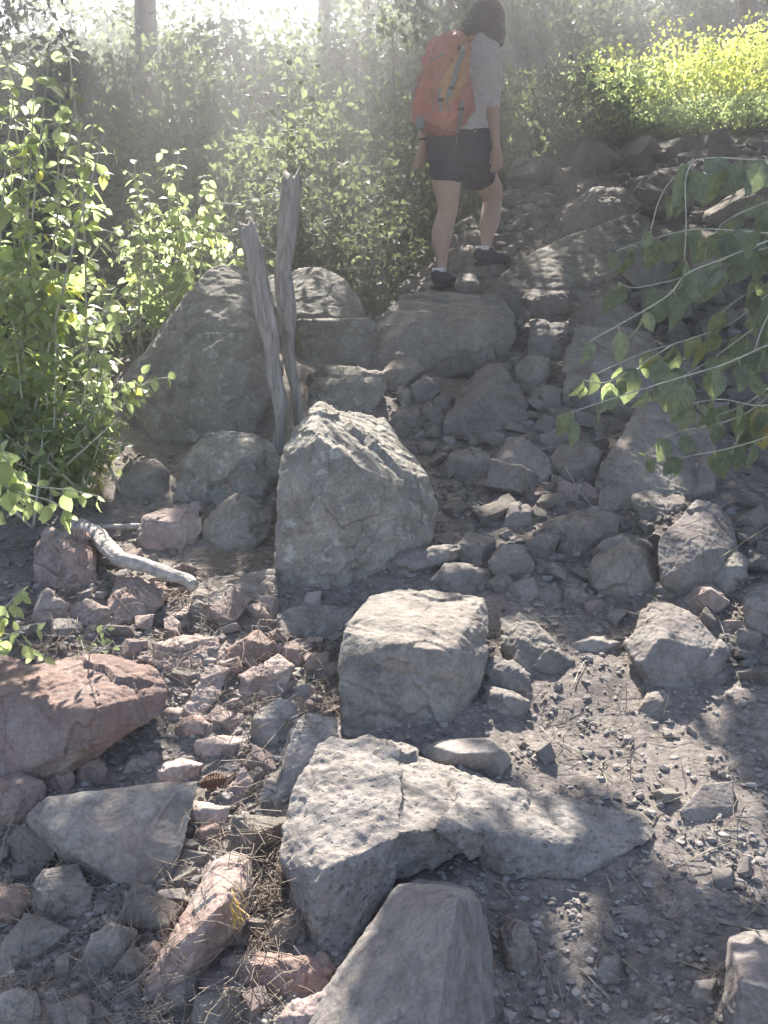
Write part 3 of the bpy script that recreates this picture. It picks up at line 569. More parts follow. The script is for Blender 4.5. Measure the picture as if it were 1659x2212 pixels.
def stone_label(u, v, sz, mk, pk, base):
    cand = sorted(REF, key=lambda r: ((u - r[1]) / (1 + r[3] / 200)) ** 2 + ((v - r[2]) / (1 + r[4] / 200)) ** 2)[:5]
    size = 'tiny' if sz < 24 else 'small' if sz < 38 else 'fist-sized'; col = ('grey brown', 'pinkish', 'pale grey')[mk]
    for r in cand:
        du, dv = u - r[1], v - r[2]; gap = max(abs(du) - r[3] / 2, abs(dv) - r[4] / 2)
        side = (('left' if du < 0 else 'right') if abs(du) / r[3] > abs(dv) / r[4] else ('above' if dv < 0 else 'below'))
        if side in ('left', 'right'): side += (' of')
        dist = 'right against' if False else ('just' if gap < 18 else 'a little way' if gap < 60 else 'well')
        hv = '' if abs(dv) < r[4] * .25 or side in ('above', 'below') else (', near its top' if dv < 0 else ', near its foot')
        if side in ('above', 'below') and abs(du) > r[3] * .22: hv = ', towards its left end' if du < 0 else ', towards its right end'
        for shp in (('chunky', 'angular', 'flattish')[pk % 3], ):
            lab = f'{size} {shp} {col} stone {dist} {side} the {r[0]}{hv}'
            if lab not in used_l and len(lab.split()) <= 16: used_l[lab] = 1; return lab
    return base
# more rocks of middling size, each with its own place
fills = [([(1100,420),(1300,365),(1500,325),(1700,320),(1700,520),(1420,470),(1220,400)], 46, (50, 150)), ([(1130,560),(1330,640),(1420,560),(1659,560),(1700,1060),(1500,860),(1240,700)], 38, (50, 130)),
         ([(820,800),(1000,760),(1300,860),(1290,1090),(1090,1130),(930,1000)], 26, (40, 90)), ([(960,1090),(1659,1100),(1659,1480),(1580,1480),(1240,1330),(1050,1270)], 26, (40, 90)),
         ([(200,1190),(590,1300),(720,1400),(620,1800),(440,1700),(430,1500),(250,1400),(60,1380)], 22, (45, 100)), ([(0,1790),(330,1940),(430,1760),(560,1800),(560,2212),(0,2230)], 26, (50, 110)), ([(1060,1900),(1560,1830),(1560,2212),(1060,2212)], 7, (40, 80)), ([(590,1280),(740,1300),(740,1580),(620,1600)], 6, (40, 80))]
hp = []
for k in range(9):
    r = np.random.default_rng(300 + k); n = r.integers(9, 14); W = r.normal(size=(n, 3)); W /= np.linalg.norm(W, axis=1)[:, None]; W *= np.array([1, r.uniform(.65, .95), r.uniform(.5, .8)]) * r.uniform(.85, 1.1, (n, 1)) * .5
    V, N, F = remesh([block(r, .20, (1, r.uniform(.55, .95), r.uniform(.4, .8)))], .016, 0); V = rough(V, N, 1.0, 80 + k, .8, .8); o = mesh_np('rock', V, F, M['grey']); ms = []
    for mk in ('grey', 'pink', 'slate'): me = o.data.copy(); me.materials.clear(); me.materials.append(M[mk]); ms.append(me)
    hp.append(ms); bpy.data.objects.remove(o)
RK = []
for zi, (poly, cnt, (s0, s1)) in enumerate(fills):
    r = np.random.default_rng(700 + zi); us = [p[0] for p in poly]; vv = [p[1] for p in poly]; k = t = 0; pl = []
    while k < cnt and t < 6000:
        t += 1; u = r.uniform(min(us), max(us)); v = r.uniform(min(vv), max(vv)); sz = s0 + (s1 - s0) * r.random() ** 1.4
        if not in_poly(np.array([u]), np.array([v]), poly)[0] or any((u - a) ** 2 + ((v - b) * 1.2) ** 2 < (.42 * (sz + c)) ** 2 for a, b, c in pl): continue
        q = np.linspace(0, 6.28, 9)[:-1]
        if not clear_of_rocks(u, v) or sum(not clear_of_rocks(u + .42 * sz * math.cos(x), v + .32 * sz * math.sin(x)) for x in q) > (3 if t > 2500 else 1): continue
        g = G(u, v)
        if g[1] > 12: continue
        pl.append((u, v, sz)); k += 1; s = sz / FPX * g[1] * 1.25; pk = int(r.integers(9)); mk = int(r.choice(3, p=(.2, .65, .15) if zi == 4 else (.6, .1, .3)))
        o = bpy.data.objects.new('rock', hp[pk][mk]); C.objects.link(o); o.scale = (s, s * r.uniform(.75, 1.1), s * r.uniform(.8, 1.15)); o.rotation_euler = (r.uniform(-.5, .5), r.uniform(-.5, .5), r.uniform(0, 6.28)); o.location = (g[0], g[1], g[2] + s * .14)
        lb = stone_label(u, v, sz, mk, pk, '').replace(' stone ', ' rock ').replace('fist-sized', 'middling') or 'middling rock in the jumble of stones on the slope'; tag(o, lb, 'rock', 'middling rocks in the jumble'); ROCK_OUT.append([(u - sz * .4, v - sz * .3), (u + sz * .4, v - sz * .3), (u + sz * .4, v + sz * .3), (u - sz * .4, v + sz * .3)])
OUT[:] = [hull2(g) for g in ROCK_OUT]
n_s = 0
for zi, (poly, cnt, (s0, s1), wts, lab, grp) in enumerate(zones):
    r = np.random.default_rng(900 + zi); us = [p[0] for p in poly]; vv = [p[1] for p in poly]; k = 0; tries = 0; placed = []; plist = []
    while k < cnt and tries < 9000:
        tries += 1; u = r.uniform(min(us), max(us)); v = r.uniform(min(vv), max(vv))
        if not in_poly(np.array([u]), np.array([v]), poly)[0] or not clear_of_rocks(u, v): continue
        sz = s0 + (s1 - s0) * r.random() ** 1.9
        if any((u - a) ** 2 + (v - b) ** 2 < (.50 * (sz + c)) ** 2 for a, b, c in placed): continue
        g = G(u, v)
        if g[1] > 14: continue
        placed.append((u, v, sz)); plist.append((u, v, sz, g)); k += 1
    for u, v, sz, g in plist:
        s = sz / FPX * g[1] * 1.25; pk = int(r.integers(len(protos)))
        mk = int(r.choice(3, p=wts)); o = bpy.data.objects.new('stone', protos[pk][mk]); C.objects.link(o)
        o.scale = (s, s * r.uniform(.8, 1.1), s * r.uniform(.8, 1.1)); o.rotation_euler = (r.uniform(-.6, .6), r.uniform(-.6, .6), r.uniform(0, 6.28))
        o.location = (g[0], g[1], g[2] + s * .17); tag(o, stone_label(u, v, sz, mk, pk, lab), 'stone', grp); n_s += 1
# pebbles beyond the countable stones: one object
def pebbles():
    r = np.random.default_rng(77); V = []; F = []; n = 0; lows = []
    for k in range(10):
        W = r.normal(size=(10, 3)); W /= np.linalg.norm(W, axis=1)[:, None]; W *= np.array([1, r.uniform(.6, 1), r.uniform(.35, .8)]) * .5
        W = block(r, .15, (1, r.uniform(.6, .95), r.uniform(.35, .8))); Vl, Nl, Fl = remesh([W], .085, 0); Vl = rough(Vl, Nl, 1.0, 70 + k, .8, .8); lows.append((Vl, Fl if not isinstance(Fl, list) else Fl[-1]))
    for (poly, *_), cnt in zip(zones, (560, 380, 430, 520, 620, 90)):
        us = [p[0] for p in poly]; vv = [p[1] for p in poly]; k = t = 0
        while k < cnt and t < cnt * 6:
            t += 1; u = r.uniform(min(us), max(us)); v = r.uniform(min(vv), max(vv))
            if not in_poly(np.array([u]), np.array([v]), poly)[0]: continue
            g = G(u, v)
            if g[1] > 14: continue
            s = (8 + 20 * r.random() ** 1.8) / FPX * g[1] * 1.2; Vl, Fl = lows[int(r.integers(10))]; Rm = np.array(Matrix.Rotation(r.uniform(0, 6.28), 3, 'Z') @ Matrix.Rotation(r.uniform(-.5, .5), 3, 'X'))
            V.append((Vl * s) @ Rm.T + g + np.array([0, 0, s * .15])); F.append(Fl + n); n += len(Vl); k += 1
    o = mesh_np('pebbles', np.concatenate(V), np.concatenate(F), M['gravel']); tag(o, 'countless small broken stones filling the gaps between the rocks', 'pebbles', kind='stuff')
# gravel too fine to count: one object
def gravel():
    r = np.random.default_rng(5); N = 26000
    u = r.uniform(-60, 1720, N * 3); v = 2260 - (2260 - 480) * r.random(N * 3) ** 1.2
    dens = np.where((u > 1050) & (v > 1450), .42, .85); dens = np.where((u < 260) & (v < 1150), 0, dens)
    dens = np.where((u < 820) & (v < 980), 0, dens)
    clump = pn(np.stack([u / 90, v / 90, 0 * u], 1)); keep = (r.random(len(u)) < dens * (.45 + .9 * (clump > -.05)))
    u, v = u[keep][:N], v[keep][:N]
    d = np.stack([(u - 829.5) / FPX, CP + (1106 - v) / FPX * SP_, -SP_ + (1106 - v) / FPX * CP], 1)
    lo = np.full(len(u), .8); hi = np.full(len(u), 16.0)
    for k in range(26):
        m = (lo + hi) / 2; p = EYE + d * (m / d[:, 1])[:, None]; b = p[:, 2] < H(p[:, 0], p[:, 1]); hi = np.where(b, m, hi); lo = np.where(b, lo, m)
    p = EYE + d * (hi / d[:, 1])[:, None]; ok = (hi < 12); p = p[ok]; hi = hi[ok]
    s = (.0016 + .0080 * r.random(len(p)) ** 4.0) * (.6 + hi / 4)
    phi = (1 + 5 ** .5) / 2
    I = np.array([(-1, phi, 0), (1, phi, 0), (-1, -phi, 0), (1, -phi, 0), (0, -1, phi), (0, 1, phi), (0, -1, -phi), (0, 1, -phi), (phi, 0, -1), (phi, 0, 1), (-phi, 0, -1), (-phi, 0, 1)]) / 1.9
    Fi = np.array([(0,11,5),(0,5,1),(0,1,7),(0,7,10),(0,10,11),(1,5,9),(5,11,4),(11,10,2),(10,7,6),(7,1,8),(3,9,4),(3,4,2),(3,2,6),(3,6,8),(3,8,9),(4,9,5),(2,4,11),(6,2,10),(8,6,7),(9,8,1)])
    n = len(p); V = I[None] * r.uniform(.55, 1.25, (n, 12, 1)) * s[:, None, None] * np.stack([r.uniform(.8, 1.6, n), r.uniform(.7, 1.3, n), r.uniform(.4, .9, n)], 1)[:, None]
    th = r.uniform(0, 6.28, n); c, q = np.cos(th)[:, None], np.sin(th)[:, None]
    V = np.stack([V[..., 0] * c - V[..., 1] * q, V[..., 0] * q + V[..., 1] * c, V[..., 2]], -1) + p[:, None] + np.array([0, 0, 1])[None, None] * (s * .25)[:, None, None]
    F = Fi[None] + (np.arange(n) * 12)[:, None, None]
    o = mesh_np('gravel', V.reshape(-1, 3), F.reshape(-1, 3), M['gravel'], smooth=False); tag(o, 'fine gravel and grit scattered over the rocky trail', 'gravel', kind='stuff')
def gravel_mat():
    m, nt, b, out = newmat('gravel'); ge = ND(nt, 'ShaderNodeNewGeometry')
    col = ramp(nt, ge.outputs['Random Per Island'], (0, .35, .7, 1), [(.13, .113, .10), (.18, .16, .145), (.23, .205, .188), (.29, .265, .24)])
    nt.links.new(col, b.inputs['Base Color']); b.inputs['Roughness'].default_value = .9; b.inputs['Specular IOR Level'].default_value = .2; return m
M['gravel'] = gravel_mat(); gravel(); pebbles()

# pine needles and dry litter: one object
def litter():
    r = np.random.default_rng(8); V = []; F = []; n = 0
    areas = [([(200,1180),(600,1290),(640,1400),(560,1600),(560,1800),(430,1700),(440,1500),(250,1420),(0,1420),(0,1300),(80,1250)], 620),
             ([(0,1780),(120,1820),(330,1950),(400,1760),(560,1800),(640,1960),(690,2100),(600,2230),(0,2240)], 620),
             ([(500,1780),(560,1790),(640,1900),(660,2030),(560,2040),(520,1930)], 380),
             ([(430,1190),(590,1200),(600,1300),(420,1260)], 180), ([(640,1380),(740,1400),(740,1560),(640,1600)], 120),
             ([(1060,1480),(1659,1480),(1700,2230),(1050,2230),(1060,1880),(1420,1840),(1100,1650)], 200),
             ([(950,900),(1300,900),(1659,1100),(1659,1500),(1200,1330),(950,1100)], 120), ([(0,1080),(260,1080),(260,1180),(0,1200)], 200)]
    dg = bpy.context.evaluated_depsgraph_get()
    for poly, cnt in areas:
        us = [p[0] for p in poly]; vv = [p[1] for p in poly]; k = 0; t = 0
        while k < cnt and t < cnt * 8:
            t += 1; u = r.uniform(min(us), max(us)); v = r.uniform(min(vv), max(vv))
            if not in_poly(np.array([u]), np.array([v]), poly)[0]: continue
            if pn(np.array([[u / 60, v / 60, 3.3]]))[0] < -.12 and r.random() < .8: continue
            d = ray(u, v); hit, loc, nor, _, ob, _ = scene.ray_cast(dg, Vector(EYE), Vector(d))
            if not hit or (ob.name.startswith(('boulder', 'pitted')) and r.random() < .93) or (ob.name != 'ground' and r.random() < .75): continue
            nn = np.array(nor); tv = r.normal(size=3); tv -= nn * tv.dot(nn) * r.uniform(.7, 1); tv /= np.linalg.norm(tv); L = r.uniform(.03, .10); w = r.uniform(.0005, .0009) * (1 + .25 * loc[1] / 2)
            c = np.array(loc) + nn * r.uniform(.002, .014); sd = np.cross(tv, nn); sd /= np.linalg.norm(sd) + 1e-9; bend = nn * L * r.uniform(-.05, .12) + sd * L * r.uniform(-.12, .12)
            for q in range(3):
                f = q - 1; o_ = c + tv * L * f * .5 + bend * (1 - f * f)
                for a in range(3): V.append(o_ + w * (sd * math.cos(a * 2.094) + nn * math.sin(a * 2.094)))
            for q in range(2):
                for a in range(3): F.append((n + q * 3 + a, n + q * 3 + (a + 1) % 3, n + q * 3 + 3 + (a + 1) % 3, n + q * 3 + 3 + a))
            n += 9; k += 1
    o = mesh_np('needle_litter', np.array(V), np.array(F), M['straw']); tag(o, 'dry brown pine needles littering the gaps between the rocks', 'pine needles', kind='stuff')
litter()
# ================================================================== DEAD WOOD
def trunk_mesh(name, label, cat, path, mat, seed, seg=26, rings=70, groove=.16, jag=.5, squash=1.0):
    """path: (u, v, half width in picture units, world y)"""
    P3 = np.array([P(u, v, y) for u, v, w, y in path]); W = np.array([w / FPX * y for u, v, w, y in path])
    t = np.linspace(0, 1, len(path)); tt = np.linspace(0, 1, rings)
    pts = np.stack([np.interp(tt, t, P3[:, k]) for k in range(3)], 1); wd = np.interp(tt, t, W)
    wob = np.stack([pn(np.stack([tt * 5 + seed, 0 * tt, 0 * tt], 1)), pn(np.stack([tt * 5 + seed, 0 * tt + 7, 0 * tt], 1)), 0 * tt], 1); pts = pts + wob * W.mean() * .55; wd = wd * (1 + .28 * pn(np.stack([tt * 7 + seed, 0 * tt + 3, 0 * tt], 1)))
    for _ in range(3): pts[1:-1] = (pts[:-2] + pts[2:] + 2 * pts[1:-1]) / 4
    T = np.gradient(pts, axis=0); T /= np.linalg.norm(T, axis=1)[:, None]; ref = np.array([0, 1.0, 0.05]); A = np.cross(T, ref); A /= np.linalg.norm(A, axis=1)[:, None]; B = np.cross(T, A)
    th = np.arange(seg) / seg * 2 * math.pi; TH, TT = np.meshgrid(th, tt)
    q = np.stack([np.cos(TH).ravel() * 1.6, np.sin(TH).ravel() * 1.6, (TT * 3.0).ravel() + seed * 5], 1)
    g = 1 + groove * 1.3 * pn(q * np.array([2.2, 2.2, .7])) + groove * .8 * pn(q * np.array([5, 5, 1.2]) + 5) + .05 * pn(q * np.array([9, 9, 14]))
    g = g.reshape(TH.shape); ends = jag * W[0] * 2 * pn(np.stack([np.cos(th) * 2, np.sin(th) * 2, 0 * th + seed], 1))
    V = pts[:, None] + wd[:, None, None] * g[..., None] * (np.cos(TH)[..., None] * A[:, None] + squash * np.sin(TH)[..., None] * B[:, None])
    V[0] += (-T[0])[None] * ends[:, None]; V[1] += (-T[0])[None] * ends[:, None] * .6; V[2] += (-T[0])[None] * ends[:, None] * .25
    V = V.reshape(-1, 3); k = np.arange(rings - 1)[:, None] * seg; j = np.arange(seg)[None]
    Q = np.stack([k + j, k + (j + 1) % seg, k + seg + (j + 1) % seg, k + seg + j], -1).reshape(-1, 4)
    V = np.concatenate([V, [pts[0] - T[0] * W[0] * .1], [pts[-1]]]); e = rings * seg; j = np.arange(seg)
    Tt = np.concatenate([np.stack([(j + 1) % seg, j, np.full(seg, e)], 1), np.stack([(rings - 1) * seg + j, (rings - 1) * seg + (j + 1) % seg, np.full(seg, e + 1)], 1)])
    o = mesh_np(name, V, [Q, Tt], mat, origin=pts[np.argmin(pts[:, 2])]); tag(o, label, cat); return o
trunk_mesh('dead_tree', 'weathered grey dead tree leaning left of the other one, broken off at the top', 'dead tree',
  [(534,488,17.6,3.50),(545,540,18.5,3.50),(560,600,19.3,3.50),(572,660,21.0,3.50),(583,720,20.2,3.50),(590,780,15.1,3.50),(597,830,16.0,3.50),(604,880,14.3,3.50),(606,920,13.4,3.50),(602,965,14.3,3.50),(600,1010,13.4,3.50)], M['deadwood'], 1, groove=.26, jag=.9)
trunk_mesh('dead_tree', 'taller weathered dead tree standing behind the shorter leaning one', 'dead tree',
  [(634,385,20.2,3.68),(630,440,21.0,3.68),(620,510,17.6,3.66),(614,580,16.8,3.64),(616,640,19.3,3.62),(620,700,17.6,3.6),(624,760,13.4,3.6),(632,810,10.9,3.6),(640,860,10.1,3.6),(645,920,10.1,3.6)], M['deadwood'], 2, groove=.26, jag=1.1)
def on_ground(pts, lift, dy=0):
    out = []
    for u, v, w in pts:
        g = G(u, v); out.append((u, v, w, g[1] - lift + dy))
    return out
trunk_mesh('bleached_log', 'sun-bleached crooked log lying across the left side with its tip pointing right', 'log',
  on_ground([(158,1136,17),(180,1142,20),(208,1158,20),(238,1188,18),(262,1212,19),(315,1222,16),(360,1240,15),(400,1252,13),(418,1264,12)], .16), M['paleweed'], 3, groove=.17, jag=.9)
trunk_mesh('dead_branch', 'thin bleached branch lying level behind the crooked log', 'branch', on_ground([(170,1140,6),(230,1138,6),(290,1137,7),(310,1136,5)], .06), M['paleweed'], 4, seg=10, rings=24, groove=.1)
TW = [([(1168,1570),(1190,1596),(1250,1622),(1300,1660),(1322,1682)], 2.2, 'long thin bent twig on the bare dirt right of the blocky boulder'),
 ([(1240,1478),(1248,1455),(1262,1430)], 2.4, 'short pale twig standing beside the long ribbed rock'),
 ([(1300,1720),(1312,1690),(1296,1650),(1310,1640)], 1.8, 'crooked little twig right of the end of the long bent twig'),
 ([(1355,1770),(1420,1738),(1470,1722)], 2.0, 'straight twig lying above the tail of the pitted rock'),
 ([(1455,1880),(1520,1842),(1580,1820),(1600,1822)], 3.0, 'curved brown stick in the dirt below the triangular rock'),
 ([(1500,1790),(1560,1812),(1600,1818)], 2.0, 'thin stick right of the triangular rock'),
 ([(1300,2040),(1360,2085),(1400,2120),(1445,2148)], 4.5, 'thick dry stalk lying diagonally near the bottom right'),
 ([(1255,2092),(1290,2130),(1320,2160)], 2.6, 'short dry stalk left of the small upright block'),
 ([(1520,1985),(1580,1998),(1640,2012)], 5.0, 'dark stick just above the corner rock'),
 ([(1430,2062),(1480,2080),(1530,2100)], 4.0, 'grey stick left of the corner rock'),
 ([(1612,1984),(1640,1952),(1668,1928)], 3.0, 'pale straight stick at the right edge in the lower part'),
 ([(1310,1890),(1318,1910),(1320,1930)], 1.8, 'tiny upright twig in the hollow dirt below the pitted rock tail'),
 ([(1690,1115),(1640,1150),(1590,1182),(1555,1205)], 3.0, 'thin branch slanting over the upright slab at the right edge'),
 ([(1140,1335),(1200,1332),(1260,1330)], 1.6, 'fine straw lying below the pyramid-shaped rock'),
 ([(1550,1330),(1562,1360),(1570,1392)], 2.2, 'reddish bent stem right of the blocky pale rock'),
 ([(655,1560),(700,1530),(735,1490)], 1.6, 'fine dry stem leaning over the plain shaded grey rock'),
 ([(1222,1010),(1250,1060),(1285,1100)], 2.0, 'dry stalk beside the foot of the long slanted slab'),
 ([(640,1530),(600,1580),(566,1620)], 1.6, 'pale grass stalk crossing the plain shaded grey rock')]
dg0 = bpy.context.evaluated_depsgraph_get()
for pts, w, lab in TW:
    r = random.Random(len(lab)); m = MB(); path = []
    for i, (u, v) in enumerate(pts):
        hit, loc, nor, _, ob, _ = scene.ray_cast(dg0, Vector(EYE), Vector(ray(u, v)))
        y = loc[1] if hit else G(min(u, 1700), v)[1]; path.append((u, v, y))
    y0 = min(p[2] for p in path); ym = np.interp(np.linspace(0, 1, 9), np.linspace(0, 1, len(path)), [p[2] for p in path]); uu = np.interp(np.linspace(0, 1, 9), np.linspace(0, 1, len(path)), [p[0] for p in path]); v2 = np.interp(np.linspace(0, 1, 9), np.linspace(0, 1, len(path)), [p[1] for p in path])
    pp = np.array([P(a, b, c - .012) for a, b, c in zip(uu, v2, ym)]); rad = w / FPX * y0 * np.linspace(.62, .36, 9)
    m.tube(pp, rad, 6, jit=.0004); m.tube([pp[4], pp[4] + (pp[5] - pp[3]) * .5 + np.array([0, -.004, .012])], [rad[4] * .6, rad[4] * .3], 5)
    o = m.build('twig', M['stem' if w > 2.8 else 'pale_stem'], origin=pp[0]); tag(o, lab, 'twig')
def pine_cone(u, v, L):
    y = G(u, v)[1] - .05; c = P(u, v, y); m = MB(); r = np.random.default_rng(2); ax = np.array([.9, -.1, .25]); ax /= np.linalg.norm(ax)
    b = np.cross(ax, [0, 0, 1]); b /= np.linalg.norm(b); d = np.cross(ax, b); m.tube([c - ax * L * .5, c - ax * L * .2, c + ax * L * .2, c + ax * L * .5], [L * .1, L * .24, L * .2, L * .05], 8)
    for i in range(70):
        t = i / 70; a = i * 2.4; rr = L * (.30 * math.sin(math.pi * (t * .85 + .12)) + .02); n = b * math.cos(a) + d * math.sin(a); q = c + ax * (t - .5) * L
        s = np.cross(n, ax) * L * .085; e = q + n * rr + ax * L * .05
        m.add(np.array([q - s * .6, q + s * .6, e + s, e - s, e + n * L * .02 - ax * L * .05]), T=[(0, 1, 2), (0, 2, 3), (3, 2, 4)])
    o = m.build('pine_cone', simple('cone_brown', (.12, .065, .04), .8), smooth=False, origin=c); tag(o, 'dark open pine cone lying on a rock in the left centre', 'pine cone')
pine_cone(462, 1688, .055)
def tuft():
    g = P(512, 1990, G(512, 1990)[1] - .14); m = MB(); r = np.random.default_rng(4)
    for i in range(12):
        tip = g + np.array([r.normal() * .010, r.normal() * .012, r.uniform(.02, .062)]); mid = (g + tip) / 2 + r.normal(size=3) * .012
        m.tube([g + r.normal(size=3) * .006, mid, tip], [.001, .0009, .0004], 4)
    o = m.build('grass_tuft', simple('dry_grass', (.50, .34, .10), .6, .2), origin=g); tag(o, 'small tuft of golden dry grass beside the fin-like rock', 'grass tuft')
tuft()
# ================================================================== THE HIKER
def cast_y(u, v, lo=5.2, hi=6.9):
    dg = bpy.context.evaluated_depsgraph_get(); hit, loc, *_ = scene.ray_cast(dg, Vector(EYE), Vector(ray(u, v)))
    return min(max(loc[1], lo), hi) if hit else 5.9
YL = cast_y(955, 628); YR = max(cast_y(1060, 580), YL + .12); YR = min(YR, YL + .5); Y0 = YL + .02
KM = (Y0 * CP + .2) / FPX     # metres per picture unit at the hiker
def pt(u, v, dy): return P(u, v, Y0 + dy)
def loft(m, rows, seg=20, up=(1, 0, 0), rings=None):
    """rows (u, v, dy, half width, half depth) in picture units"""
    rows = np.array(rows, float); n = len(rows); t = np.arange(n); k = rings or n * 4; tt = np.linspace(0, n - 1, k)
    def cr(c):
        o = []
        for x in tt:
            i = min(int(x), n - 2); f = x - i; p0, p1, p2, p3 = c[max(i - 1, 0)], c[i], c[i + 1], c[min(i + 2, n - 1)]
            o.append(.5 * (2 * p1 + (p2 - p0) * f + (2 * p0 - 5 * p1 + 4 * p2 - p3) * f * f + (3 * p1 - p0 - 3 * p2 + p3) * f ** 3))
        return np.array(o)
    cols = [cr(rows[:, i]) for i in range(5)]
    pts = np.array([pt(a, b, c) for a, b, c in zip(*cols[:3])]); m.tube(pts, np.maximum(cols[4], 1) * KM, seg, ry=np.maximum(cols[3], 1) * KM, up=up)
def ball(m, c, r, seg=14):
    c = np.asarray(c, float); r = np.broadcast_to(r, 3); V = []; n = seg // 2 + 1
    a = np.linspace(-math.pi / 2, math.pi / 2, n); pts = [(c + np.array([0, 0, math.sin(x) * r[2]])) for x in a]
    th = np.arange(seg) / seg * 2 * math.pi; V = np.array([[c[0] + math.cos(x) * math.cos(y) * r[0], c[1] + math.cos(x) * math.sin(y) * r[1], c[2] + math.sin(x) * r[2]] for x in a for y in th])
    k = np.arange(n - 1)[:, None] * seg; j = np.arange(seg)[None]; m.add(V, np.stack([k + j, k + (j + 1) % seg, k + seg + (j + 1) % seg, k + seg + j], -1).reshape(-1, 4))
def fuse(m, name, mat, parent, voxel=.006, smooth=3, wr=0, ws=14, seed=1, origin=None):
    bm = bmesh.new(); V = np.concatenate(m.V); vs_ = [bm.verts.new(p) for p in V]
    for f in (list(np.concatenate(m.Q)) if m.Q else []) + (list(np.concatenate(m.T)) if m.T else []):
        f = [vs_[i] for i in dict.fromkeys(int(x) for x in f)]
        if len(f) > 2:
            try: bm.faces.new(f)
            except ValueError: pass
    V, N, F = remesh_bm(bm, voxel, smooth)
    if wr: V = V + N * (wr * (fbm(V * ws * np.array([.7, .7, 1.6]) + seed, 3, .55)))[:, None]
    o = mesh_np(name, V - (wloc(parent) - np.array(parent.location)) if parent is not None else V, F, mat, parent, True, origin)
    return o
hiker = empty('person', tuple(P(990, 600, (YL + YR) / 2))); tag(hiker, 'hiker seen from behind in grey shirt, dark shorts and backpack, climbing the rocks', 'person')
bpy.context.view_layer.update()
DR = YR - YL
M['skin'] = simple('skin', (.50, .345, .275), .55, .06, 60, .1, .001, .35)
M['shirt'] = simple('shirt_cloth', (.60, .57, .60), .9, .12, 60, .3, .002, .1)
M['shorts'] = simple('shorts_cloth', (.05, .045, .07), .9, .2, 60, .3, .002, .1)
M['hair'] = simple('hair', (.035, .024, .02), .45, .4, 120, .6, .003, .4, (1, 1, .15))
M['packred'] = simple('pack_red', (.50, .19, .145), .7, .12, 50, .35, .003, .25)
M['packorange'] = simple('pack_orange', (.50, .27, .14), .7, .12, 50, .35, .003, .25)
M['packgrey'] = simple('pack_grey', (.24, .25, .26), .7, .12, 50, .3, .002, .25)
M['shoe'] = simple('shoe', (.075, .07, .085), .8, .3, 60, .4, .003, .2)
M['sole'] = simple('sole', (.05, .048, .05), .8, .1, 60)
M['sock'] = simple('sock', (.75, .74, .72), .9, .05, 90)
body = MB()
loft(body, [(992,350,0,40,34),(990,325,0,58,42),(994,292,0,54,38),(1002,255,.01,43,32),(1010,205,.02,47,35),(1018,150,.05,54,36),(1024,118,.08,52,30),(1030,98,.11,26,22),(1034,84,.13,18,18),(1040,66,.15,17,19)])
head_c = pt(1050, 52, .20)
ball(body, head_c, (.078, .098, .112), 22)
for sx in (-1, 1): ball(body, head_c + np.array([sx * .078, .005, -.012]), (.014, .024, .032), 8)
ball(body, head_c + np.array([.006, .108, -.022]), (.014, .024, .024), 8); ball(body, head_c + np.array([.004, .094, -.056]), (.026, .014, .012), 8); ball(body, head_c + np.array([.004, .072, -.09]), (.034, .034, .024), 8)
for sx in (-1, 1): ball(body, head_c + np.array([.004 + sx * .030, .088, .006]), (.015, .014, .011), 8)
legL = [(968,340,0,34,34),(966,372,0,32,32),(965,398,0,29.5,30),(967,428,0,24,26),(967,455,.01,20.5,22),(961,478,.01,21,22),(955,505,-.01,22,24),(953,530,-.01,18.5,20),(954,555,.0,13,15),(955,578,.0,10.5,12),(956,600,.01,11,14)]
legR = [(1014,338,0,33,32),(1030,362,.08+DR*.3,31,32),(1047,390,.12+DR*.55,29.5,31),(1061,412,.12+DR*.8,25,27),(1064,430,.12+DR*.95,21.5,23),(1062,452,.08+DR,21,22),(1058,480,.03+DR,20.5,22),(1053,506,.02+DR,15.5,18),(1051,524,.01+DR,11.5,13),(1051,540,DR,10,12),(1052,558,DR,11,14)]
for L in (legL, legR): loft(body, L, 18)
armR = [(1054,116,.07,16,16),(1064,142,.05,13,13),(1066,180,.02,12,12),(1063,220,.0,12.5,12.5),(1063,238,-.01,14,14),(1066,262,-.02,12,12),(1069,290,-.03,9.5,9.5),(1072,312,-.03,8,7)]
armL = [(978,114,.07,16,16),(952,145,.08,13,13),(931,190,.08,12,12),(917,240,.06,12,12),(916,268,.04,12,12),(915,292,.02,10,10),(914,306,.01,8.5,8)]
for L in (armR, armL): loft(body, L, 14)
# right hand: palm, four curled fingers reaching back to the shorts, thumb off the side
def hand(u, v, dy, sx):
    w = pt(u, v, dy); dn = np.array([sx * .10, .05, -1.0]); dn /= np.linalg.norm(dn); ac = np.array([-sx * .8, .6, 0.0]); ac /= np.linalg.norm(ac); pn_ = np.cross(dn, ac)
    m = body; m.tube([w - dn * .01, w + dn * .03, w + dn * .065, w + dn * .085], [.012, .014, .014, .011], 10, ry=[.021, .030, .036, .033], up=ac)
    for k, (off, ln) in enumerate(((.029, .066), (.010, .075), (-.009, .070), (-.027, .056))):
        b = w + dn * .080 + ac * off; cu = -ac * .0 + pn_ * (-1)
        p1 = b + dn * ln * .45 + cu * .006; p2 = p1 + (dn * .75 + cu * .6) * ln * .33; p3 = p2 + (dn * .35 + cu * .95) * ln * .27
        m.tube([b - dn * .015, b, p1, p2, p3], [.0095, .0095, .009, .008, .0065], 8)
    b = w + dn * .025 + ac * .026; m.tube([b - ac * .008, b + ac * .016 + dn * .020, b + ac * .024 + dn * .046, b + ac * .020 + dn * .066 - pn_ * .008], [.012, .0115, .010, .007], 8)
hand(1072, 312, -.03, 1); hand(914, 306, .01, -1)
fuse(body, 'body', M['skin'], hiker, .005, 4)
